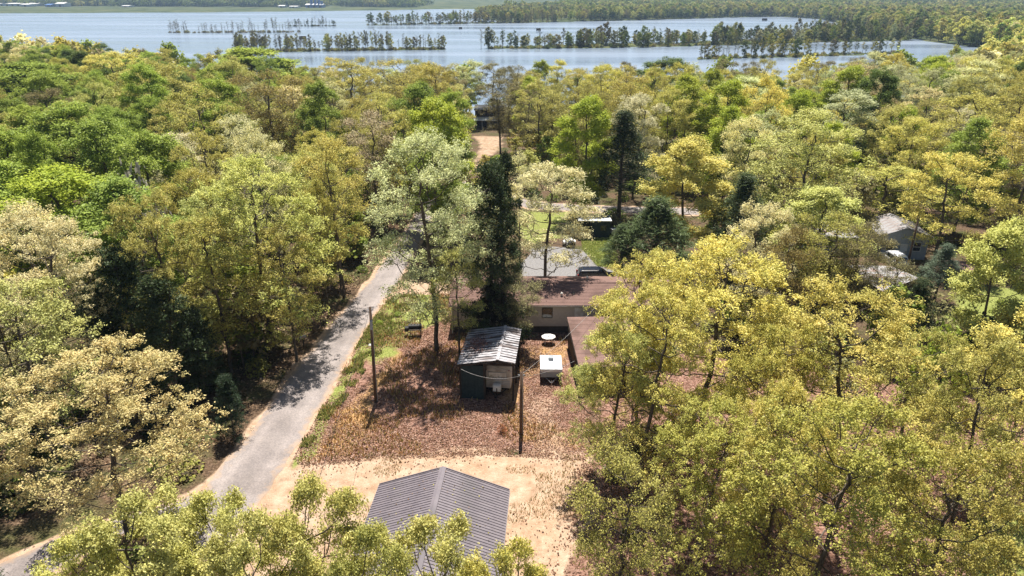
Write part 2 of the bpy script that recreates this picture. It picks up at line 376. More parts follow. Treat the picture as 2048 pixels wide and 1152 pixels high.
# roads
def road_material():
    m = bpy.data.materials.new('worn_asphalt'); t, N, L, b = nodes_of(m)
    tc = N.new('ShaderNodeTexCoord')
    def nz(s, d=5, st=None):
        n = N.new('ShaderNodeTexNoise'); n.inputs['Scale'].default_value = s; n.inputs['Detail'].default_value = d
        L.new(tc.outputs['Object'], n.inputs['Vector']); return n.outputs[0]
    r = N.new('ShaderNodeValToRGB'); e = r.color_ramp.elements
    e[0].position = .3; e[0].color = srgb(132,123,120); e[1].position = .7; e[1].color = srgb(154,144,140)
    L.new(nz(.5), r.inputs[0])
    r2 = N.new('ShaderNodeValToRGB'); r2.color_ramp.elements[0].position = .35; r2.color_ramp.elements[1].position = .7
    r2.color_ramp.elements[0].color = (.72,.72,.72,1); r2.color_ramp.elements[1].color = (1.2,1.18,1.15,1)
    L.new(nz(9, 4), r2.inputs[0])
    mx = N.new('ShaderNodeMix'); mx.data_type = 'RGBA'; mx.blend_type = 'MULTIPLY'; mx.inputs['Factor'].default_value = .8
    L.new(r.outputs[0], mx.inputs['A']); L.new(r2.outputs[0], mx.inputs['B'])
    ea = N.new('ShaderNodeAttribute'); ea.attribute_name = 'edge'
    ma = N.new('ShaderNodeMath'); ma.operation = 'MULTIPLY_ADD'; L.new(nz(1.6, 6), ma.inputs[0]); ma.inputs[1].default_value = .9; L.new(ea.outputs['Fac'], ma.inputs[2])
    mr = N.new('ShaderNodeMapRange'); mr.inputs['From Min'].default_value = 1.22; mr.inputs['From Max'].default_value = 1.5; mr.inputs['To Max'].default_value = .85; L.new(ma.outputs[0], mr.inputs['Value'])
    m3 = N.new('ShaderNodeMix'); m3.data_type = 'RGBA'; L.new(mr.outputs[0], m3.inputs['Factor']); L.new(mx.outputs['Result'], m3.inputs['A']); m3.inputs['B'].default_value = srgb(172,146,122)
    r4 = N.new('ShaderNodeValToRGB'); r4.color_ramp.elements[0].position = .46; r4.color_ramp.elements[1].position = .64
    r4.color_ramp.elements[0].color = (1,1,1,1); r4.color_ramp.elements[1].color = (.80,.79,.78,1); L.new(nz(.18, 7), r4.inputs[0])
    m5 = N.new('ShaderNodeMix'); m5.data_type = 'RGBA'; m5.blend_type = 'MULTIPLY'; m5.inputs['Factor'].default_value = 1; L.new(m3.outputs['Result'], m5.inputs['A']); L.new(r4.outputs[0], m5.inputs['B'])
    r6 = N.new('ShaderNodeValToRGB'); e6 = r6.color_ramp.elements; e6[0].position = 0; e6[0].color = (.90,.90,.90,1); e6[1].position = 1; e6[1].color = (.96,.96,.96,1)
    for p_, v_ in ((.3, .93), (.5, 1.07), (.72, .97)):
        q_ = e6.new(p_); q_.color = (v_, v_, v_, 1)
    L.new(ea.outputs['Fac'], r6.inputs[0])
    m7 = N.new('ShaderNodeMix'); m7.data_type = 'RGBA'; m7.blend_type = 'MULTIPLY'; m7.inputs['Factor'].default_value = 1; L.new(m5.outputs['Result'], m7.inputs['A']); L.new(r6.outputs[0], m7.inputs['B'])
    L.new(m7.outputs['Result'], b.inputs['Base Color']); b.inputs['Roughness'].default_value = .75
    b.inputs['Specular IOR Level'].default_value = .35
    bp = N.new('ShaderNodeBump'); bp.inputs['Strength'].default_value = .35; bp.inputs['Distance'].default_value = .02
    L.new(nz(14, 3), bp.inputs['Height']); L.new(bp.outputs[0], b.inputs['Normal'])
    return m
M['asphalt'] = road_material()
def resample(pts, n):
    pts = np.array(pts); d = np.r_[0, np.cumsum(np.hypot(*np.diff(pts, axis=0).T))]
    s = np.linspace(0, d[-1], n); return np.stack([np.interp(s, d, pts[:, 0]), np.interp(s, d, pts[:, 1])], 1)
def strip(name, l, r, n, k, z, label, cat):
    l = resample(l, n); r = resample(r, n)
    for q, s in ((l, 41), (r, 42)):
        q[:, 0] += (vnoise(q[:, 0]*3, q[:, 1], 1.2, s)-.5)*.34
    tt = np.linspace(0, 1, k)
    V = (l[:, None, :]*(1-tt[None, :, None])+r[:, None, :]*tt[None, :, None]).reshape(-1, 2)
    zz = gz(V[:, 0], V[:, 1])+z+.05*np.tile(1-(2*tt-1)**2, n)
    i2, j2 = np.meshgrid(np.arange(k-1), np.arange(n-1)); a = (j2*k+i2).ravel()
    me = np_mesh(name, np.c_[V, zz], np.stack([a, a+1, a+1+k, a+k], 1), M['asphalt'], True)
    me.attributes.new('edge', 'FLOAT', 'POINT').data.foreach_set('value', np.tile(np.abs(2*tt-1), n).astype(np.float32))
    return tag(put(bpy.data.objects.new(name, me)), label, cat, kind='structure')
strip('road', road_l, road_r, 200, 13, .012, 'narrow worn asphalt road running down to the lake', 'road')
strip('side_road', SIDE[:6], SIDE[6:][::-1], 60, 6, .008, 'narrow side road branching into the woods', 'road')
strip('cross_road', CROSS[1:6], CROSS[6:][::-1], 50, 5, .008, 'narrow road passing behind the dark shed', 'road')

# lake
wm = bpy.data.materials.new('lake_water'); t, N, L, b = nodes_of(wm)
b.inputs['Base Color'].default_value = (.21,.245,.29,1); b.inputs['Roughness'].default_value = .3; b.inputs['IOR'].default_value = 1.33
tc = N.new('ShaderNodeTexCoord'); n1 = N.new('ShaderNodeTexNoise'); n1.inputs['Scale'].default_value = .5; n1.inputs['Detail'].default_value = 4
mp = N.new('ShaderNodeMapping'); mp.inputs['Scale'].default_value = (.35, 1, 1); L.new(tc.outputs['Object'], mp.inputs[0]); L.new(mp.outputs[0], n1.inputs['Vector'])
ws = N.new('ShaderNodeTexNoise'); ws.inputs['Scale'].default_value = .012; ws.inputs['Detail'].default_value = 6
mq = N.new('ShaderNodeMapping'); mq.inputs['Scale'].default_value = (.22, 1.6, 1); L.new(tc.outputs['Object'], mq.inputs[0]); L.new(mq.outputs[0], ws.inputs['Vector'])
wr_ = N.new('ShaderNodeValToRGB'); wr_.color_ramp.elements[0].position = .4; wr_.color_ramp.elements[1].position = .62
wr_.color_ramp.elements[0].color = (.17,.215,.28,1); wr_.color_ramp.elements[1].color = (.24,.29,.36,1); L.new(ws.outputs[0], wr_.inputs[0]); L.new(wr_.outputs[0], b.inputs['Base Color'])
wq = N.new('ShaderNodeMapRange'); wq.inputs['From Min'].default_value = .35; wq.inputs['From Max'].default_value = .65; wq.inputs['To Min'].default_value = .13; wq.inputs['To Max'].default_value = .32
L.new(ws.outputs[0], wq.inputs['Value']); L.new(wq.outputs[0], b.inputs['Roughness'])
bp = N.new('ShaderNodeBump'); bp.inputs['Strength'].default_value = .12; bp.inputs['Distance'].default_value = .25
L.new(n1.outputs[0], bp.inputs['Height']); L.new(bp.outputs[0], b.inputs['Normal'])
me = np_mesh('lake', [(-9000,215,LAKE),(9000,215,LAKE),(9000,6000,LAKE),(-9000,6000,LAKE)], [(0,1,2,3)], wm)
tag(put(bpy.data.objects.new('lake', me)), 'wide calm pale blue lake behind the woods', 'lake', kind='structure')

# ------------------------------------------------------------------ tree generator
def tubes(edges):
    V = []; Fc = []; n0 = 0
    for p0, p1, r0, r1 in edges:
        k = 7 if r0 > .12 else (5 if r0 > .05 else 3)
        d = p1-p0; Ln = np.linalg.norm(d)
        if Ln < 1e-6: continue
        d = d/Ln; h = np.array([1., 0, 0]) if abs(d[0]) < .8 else np.array([0, 1., 0])
        a_ = np.cross(d, h); a_ /= np.linalg.norm(a_); b_ = np.cross(d, a_)
        th = np.arange(k)*2*np.pi/k; c_ = np.cos(th)[:, None]*a_+np.sin(th)[:, None]*b_
        V.append(p0+c_*r0); V.append(p1+c_*r1)
        i = np.arange(k); j = (i+1) % k
        Fc.append(np.stack([n0+i, n0+j, n0+j+k, n0+i+k], 1)); n0 += 2*k
    return np.concatenate(V), np.concatenate(Fc)
def leaves(cen, per, crad, size, aspect, rg, up=.5, zs=.8, crnd=None):
    n = len(cen)*per
    c_ = np.repeat(cen, per, 0)
    off = rg.normal(size=(n, 3))*crad*np.array([1, 1, zs])*.6
    p = c_+off
    nrm = rg.normal(size=(n, 3)); nrm[:, 2] = np.abs(nrm[:, 2])+up
    nrm += off/np.maximum(crad, 1e-6)*.5
    nrm /= np.linalg.norm(nrm, axis=1)[:, None]
    d = rg.normal(size=(n, 3)); d -= (d*nrm).sum(1)[:, None]*nrm; d /= np.linalg.norm(d, axis=1)[:, None]
    s = np.cross(nrm, d); L_ = (size*rg.uniform(.65, 1.35, n))[:, None]
    W_ = L_*aspect*.5
    V = np.stack([p-d*L_*.5, p+s*W_+d*L_*.05, p+d*L_*.5-nrm*L_*.12, p-s*W_+d*L_*.05], 1).reshape(-1, 3)
    f = np.arange(n*4).reshape(-1, 4)
    cr = np.repeat(rg.uniform(0, 1, len(cen)) if crnd is None else crnd, per)
    r = np.clip(.7*cr+.3*rg.uniform(0, 1, n), 0, 1)
    return V, f, np.repeat(r, 4)
PROF = {
 'dome': lambda t_: np.sin(np.pi*(.24+.62*t_)),
 'vase': lambda t_: (.42+.58*t_**.7)*(1-.45*np.maximum(0, t_-.75)/.25),
 'tall': lambda t_: .75*np.sin(np.pi*(.2+.68*t_))+.15,
 'cedar': lambda t_: .98*(1-t_)**.5+.04,
 'oval': lambda t_: np.sin(np.pi*(.12+.8*t_)),
}
def gen_tree(seed, H=18., R=5.5, cb=.32, prof='dome', nl=12, ncl=500, per=24, lsize=.3, crad=.55, aspect=.6, lr=(.3,.46), twigs=0, tip=.012, stems=1, up=.5, lean=0., bare=.9):
    rg = np.random.default_rng(seed)
    nodes = []; par = []; path = []
    def addn(p, pr):
        nodes.append(np.array(p, float)); par.append(pr)
        path.append(0 if pr < 0 else path[pr]+np.linalg.norm(nodes[-1]-nodes[pr])); return len(nodes)-1
    trunk = []; prev = addn((0, 0, -.3), -1); trunk.append(prev)
    bend = rg.normal(size=2)*.035*H
    nt_ = 12
    for i in range(1, nt_+1):
        u = i/nt_; z = u*H*.82
        p = np.array([bend[0]*u**2+lean*u*H, bend[1]*u**2, z])+np.r_[rg.normal(size=2)*.06, 0]
        prev = addn(p, prev); trunk.append(prev)
    pf = PROF[prof]; cen = []; cb_z = cb*H; ch = H-cb_z
    pts_all = []; keepp = []
    g = rg.uniform(0, 6.28)
    for i in range(nl):
        u = (i+.5)/nl
        tt = u**.8*.92
        fi = g+i*2.39996+rg.normal()*.3
        rr = R*pf(tt)
        lrad = R*rg.uniform(*lr)*(1.0 if tt < .7 else .85)
        rad = max(0, rr-lrad*rg.uniform(.75, 1.1))*(1 if i < nl-1 else .2)
        z = cb_z+tt*ch
        z = min(z, H-lrad*.75)
        cpos = np.array([math.cos(fi)*rad+lean*z, math.sin(fi)*rad, z])
        # limb from the trunk
        T = np.array([nodes[k] for k in trunk]); dist = np.linalg.norm(T-cpos, axis=1)
        ok = (T[:, 2] < cpos[2]-.35*np.hypot(T[:, 0]-cpos[0], T[:, 1]-cpos[1])) & (T[:, 2] > H*.12)
        cost = np.where(ok, dist+.15*np.array([path[k] for k in trunk]), 1e9)
        k = trunk[int(np.argmin(cost))] if ok.any() else trunk[2]
        p0 = nodes[k]; loc = []
        for s in range(1, 5):
            q = s/4; p = p0*(1-q)+cpos*q
            p = p+np.array([0, 0, -.12*dist.min()*math.sin(math.pi*q)])+rg.normal(size=3)*.12*lrad*(q < 1)
            k = addn(p, k); loc.append(k)
        # twig ends on the shell of the lobe
        m = max(6, int(ncl/nl*rg.uniform(.75, 1.25)))
        dv = rg.normal(size=(m, 3)); dv /= np.linalg.norm(dv, axis=1)[:, None]
        dv[:, 2] = np.where(dv[:, 2] < -.35, -dv[:, 2]*.6, dv[:, 2])
        rad_ = lrad*rg.uniform(.18, 1, m)**.45
        jag = 1+.28*rg.normal(size=m)*.6
        pp = cpos+dv*(rad_*jag)[:, None]*np.array([1, 1, .85])
        order = np.argsort(np.linalg.norm(pp-p0, axis=1))
        for p in pp[order]:
            ln = np.array([nodes[k_] for k_ in loc]); lp = np.array([path[k_] for k_ in loc])
            cst = np.linalg.norm(ln-p, axis=1)+.28*lp
            loc.append(addn(p, loc[int(np.argmin(cst))]))
        pts_all.append(pp); keepp.append(np.clip(bare+.55*np.clip((pp[:, 2]-cb_z)/ch, 0, 1)+.32*dv[:, 2]+.2*(rad_/lrad-.6)+rg.normal(size=m)*.14, .1, 1))
    n = len(nodes); child = np.zeros(n); 
    rad = np.zeros(n); acc = np.zeros(n)
    for i in range(n-1, 0, -1):
        a_ = acc[i] if acc[i] > 0 else tip**2.25
        rad[i] = a_**(1/2.25); acc[par[i]] += a_
    rad[0] = acc[0]**(1/2.25)*1.25
    edges = []
    for i in range(1, n):
        p0 = nodes[par[i]]; p1 = nodes[i]; r0 = min(rad[par[i]], rad[i]*1.35); Ln = np.linalg.norm(p1-p0)
        if par[i] in trunk and i in trunk: r0 = rad[par[i]]
        if Ln > 1.2 and rad[i] < .1:
            mpt = (p0+p1)/2+rg.normal(size=3)*Ln*.09
            edges.append((p0, mpt, r0, (r0+rad[i])/2)); edges.append((mpt, p1, (r0+rad[i])/2, rad[i]))
        else: edges.append((p0, p1, r0, rad[i]))
    pts = np.concatenate(pts_all)
    if twigs:
        for p in pts:
            for _ in range(twigs):
                d = rg.normal(size=3); d[2] = abs(d[2])+.4; d /= np.linalg.norm(d)
                edges.append((p, p+d*crad*rg.uniform(.8, 1.9), tip*.8, tip*.35))
    tv, tf = tubes(edges)
    lv, lf, lr_ = leaves(pts, per, crad, lsize, aspect, rg, up=up)
    kp = np.repeat(np.concatenate(keepp), per) > rg.uniform(0, 1, len(pts)*per)
    lv = lv.reshape(-1, 4, 3)[kp].reshape(-1, 3); lr_ = lr_.reshape(-1, 4)[kp].ravel(); lf = np.arange(len(lv)).reshape(-1, 4)
    return tv, tf, lv, lf, lr_
def gen_cedar(seed, H=15., R=3.):
    return gen_tree(seed, H, R, .03, 'cedar', 40, 620, 30, .22, .34, .4, (.26,.42), twigs=1, tip=.012, up=.2)
def gen_pine(seed, H=16., R=3.6, n=150, per=70, cb=.3, lsize=.42, crad=.62):
    rg = np.random.default_rng(seed)
    edges = [(np.array([0, 0, -.3]), np.array([.1, 0, H*.55]), .24, .15), (np.array([.1, 0, H*.55]), np.array([0, 0.1, H*.97]), .15, .03)]
    pts = []
    for i in range(n):
        u = (i+rg.uniform())/n; z = H*(cb+(1-cb)*u)
        rr = R*(1-u)**.62*(.55+.45*math.sin(math.pi*min(1, .25+u)))*rg.uniform(.3, 1)**.6+.1
        fi = i*2.4+rg.normal()*.4; p = np.array([math.cos(fi)*rr, math.sin(fi)*rr, z+rr*.12])
        pts.append(p); edges.append((np.array([0, 0, z-rr*.15]), p, .05*(1-u)+.02, .015))
    tv, tf = tubes(edges)
    lv, lf, lr_ = leaves(np.array(pts), per, crad, lsize, .16, rg, up=.6, zs=.7)
    return tv, tf, lv, lf, lr_
def gen_shrub(seed, H=2.5, R=1.6, n=90, per=26, lsize=.2, crad=.3, stemr=.02):
    rg = np.random.default_rng(seed)
    dv = rg.normal(size=(n, 3)); dv[:, 2] = np.abs(dv[:, 2]); dv /= np.linalg.norm(dv, axis=1)[:, None]
    pts = dv*(rg.uniform(.4, 1, n)**.5)[:, None]*np.array([R, R, H*.9])+np.array([0, 0, .1])
    edges = []
    for p in pts:
        q = p*np.array([.45, .45, .55])+rg.normal(size=3)*.05
        edges.append((np.array([p[0]*.1, p[1]*.1, -.1]), q, stemr, stemr*.7)); edges.append((q, p, stemr*.7, stemr*.3))
    tv, tf = tubes(edges)
    lv, lf, lr_ = leaves(pts, per, crad, lsize, .6, rg)
    return tv, tf, lv, lf, lr_
PROTO = {}
def reg(name, parts, H, R, lm=None, bark=None):
    tv, tf, lv, lf, lr_ = parts
    tm = np_mesh(name+'_trunk', tv, tf, bark or BARK, True)
    cm = np_mesh(name+'_crown', lv, lf, lm or LEAF)
    at = cm.attributes.new('rnd', 'FLOAT', 'POINT'); at.data.foreach_set('value', lr_.astype(np.float32))
    PROTO[name] = (tm, cm, H, R)
# near: small leaves; mid: larger leaf sprays
for k in range(3):
    reg('near_oak%d' % k, gen_tree(100+k, 18, 6.2, .1, 'dome', 28, 1350, 44, .14, .25, .6, (.22,.36), twigs=2, tip=.0115, bare=.28), 18, 6.5)
reg('near_high', gen_tree(160, 20, 5.8, .16, 'oval', 28, 1150, 38, .15, .3, .6, (.24,.38), twigs=1, tip=.012, bare=.4), 20, 5.8)
reg('near_bud', gen_tree(131, 15, 4.4, .2, 'vase', 17, 700, 24, .13, .28, .6, (.26,.42), twigs=3, tip=.011), 15, 4.6)
for k in range(2):
    reg('near_young%d' % k, gen_tree(141+k, 15, 3.8, .3, 'vase', 28, 760, 50, .15, .27, .5, (.2,.3), twigs=1, tip=.011, bare=.4), 15, 4.0)
for k in range(4):
    reg('round%d' % k, gen_tree(200+k, 18, 5.6, .18, 'dome', 18+2*k, 720, 38, .18, .36, .6, (.24,.40), twigs=2, tip=.013, bare=.34), 18, 6)
for k in range(3):
    reg('airy%d' % k, gen_tree(220+k, 19, 5.2, .22, 'oval', 19, 640, 30, .175, .33, .6, (.22,.38), twigs=2, tip=.014, bare=.25), 19, 5.6)
for k in range(3):
    reg('dense%d' % k, gen_tree(240+k, 18, 4.9, .1, 'oval', 18, 760, 52, .21, .46, .66, (.3,.43), tip=.012, up=.8), 18, 5.2)
for k in range(3):
    reg('bud%d' % k, gen_tree(260+k, 18, 4.8, .25, 'vase', 17, 700, 18, .17, .42, .6, (.26,.42), twigs=3, tip=.013), 18, 5.2)
for k in range(2):
    reg('tall%d' % k, gen_tree(280+k, 22, 4.4, .38, 'tall', 15, 460, 32, .2, .45, .6, (.28,.44), twigs=1, tip=.014), 22, 4.4)
for k in range(2):
    reg('cedar%d' % k, gen_cedar(300+k, 15, 3.2), 15, 3.2, NEEDLE)
    reg('pine%d' % k, gen_pine(320+k), 16, 3.6, NEEDLE)
reg('shrub0', gen_shrub(340), 2.5, 1.6); reg('shrub1', gen_shrub(341, per=12, n=120), 2.5, 1.6); reg('twiggy', gen_shrub(342, 3, 1.8, 160, 5, .16, .3, .015), 3, 1.8)

TINT = {k: srgb(*v) for k, v in dict(
 cream=(236,227,168), tan=(212,198,130), gold=(200,190,94), olive=(192,186,88), ygreen=(222,210,106), lime=(172,184,50),
 green=(148,164,62), bright=(158,174,60), dgreen=(104,122,52), brown=(154,146,96), pale=(208,212,148), palegreen=(206,206,112), young=(210,204,112),
 pink=(200,184,138), conifer=(70,84,50), pine=(84,100,58), bluepine=(100,116,92), rust=(162,146,80)).items()}
def jit(c_, a_=.1, rg=random):
    k = 1+rg.uniform(-a_, a_)*1.5
    return (c_[0]*k*(1+rg.uniform(-a_, a_)*.6), c_[1]*k, c_[2]*k*(1+rg.uniform(-a_, a_)*1.5), 1)
TREES = []       # x, y, radius, height of everything planted
def plant(proto, x, y, H, R, tint, name, label, cat='tree', group=None, rz=None, cj=.06, z=None):
    tm, cm, H0, R0 = PROTO[proto]
    o = thing(name, label, cat, (x, y, gz1(x, y) if z is None else z), random.uniform(0, 6.28) if rz is None else rz, group)
    u_ = random.uniform(.88, 1.14); o.scale = (R/R0*u_, R/R0/u_, H/H0)
    t_ = put(bpy.data.objects.new('trunk', tm), o)
    c_ = put(bpy.data.objects.new('crown', cm), o); c_.color = jit(TINT[tint] if isinstance(tint, str) else tint, cj)
    TREES.append((x, y, R, H)); return o
def hero(px, top, wpx, D, proto, tint, name, label, cat='tree', group=None):
    """tree whose crown top the photograph shows at (px, top), standing D metres out"""
    x0, y0, _ = 0, 0, 0
    g = 0.0
    for _ in range(3):
        H = CAM_H-D*math.tan(ang(top))-g
        f = D*math.cos(PITCH)+(CAM_H-g-H*.6)*math.sin(PITCH)
        x = (px-1024)/FPX*f; g = gz1(x, D)
    R = wpx/2/FPX*f
    return plant(proto, x, D, H, R, tint, name, label, cat, group)

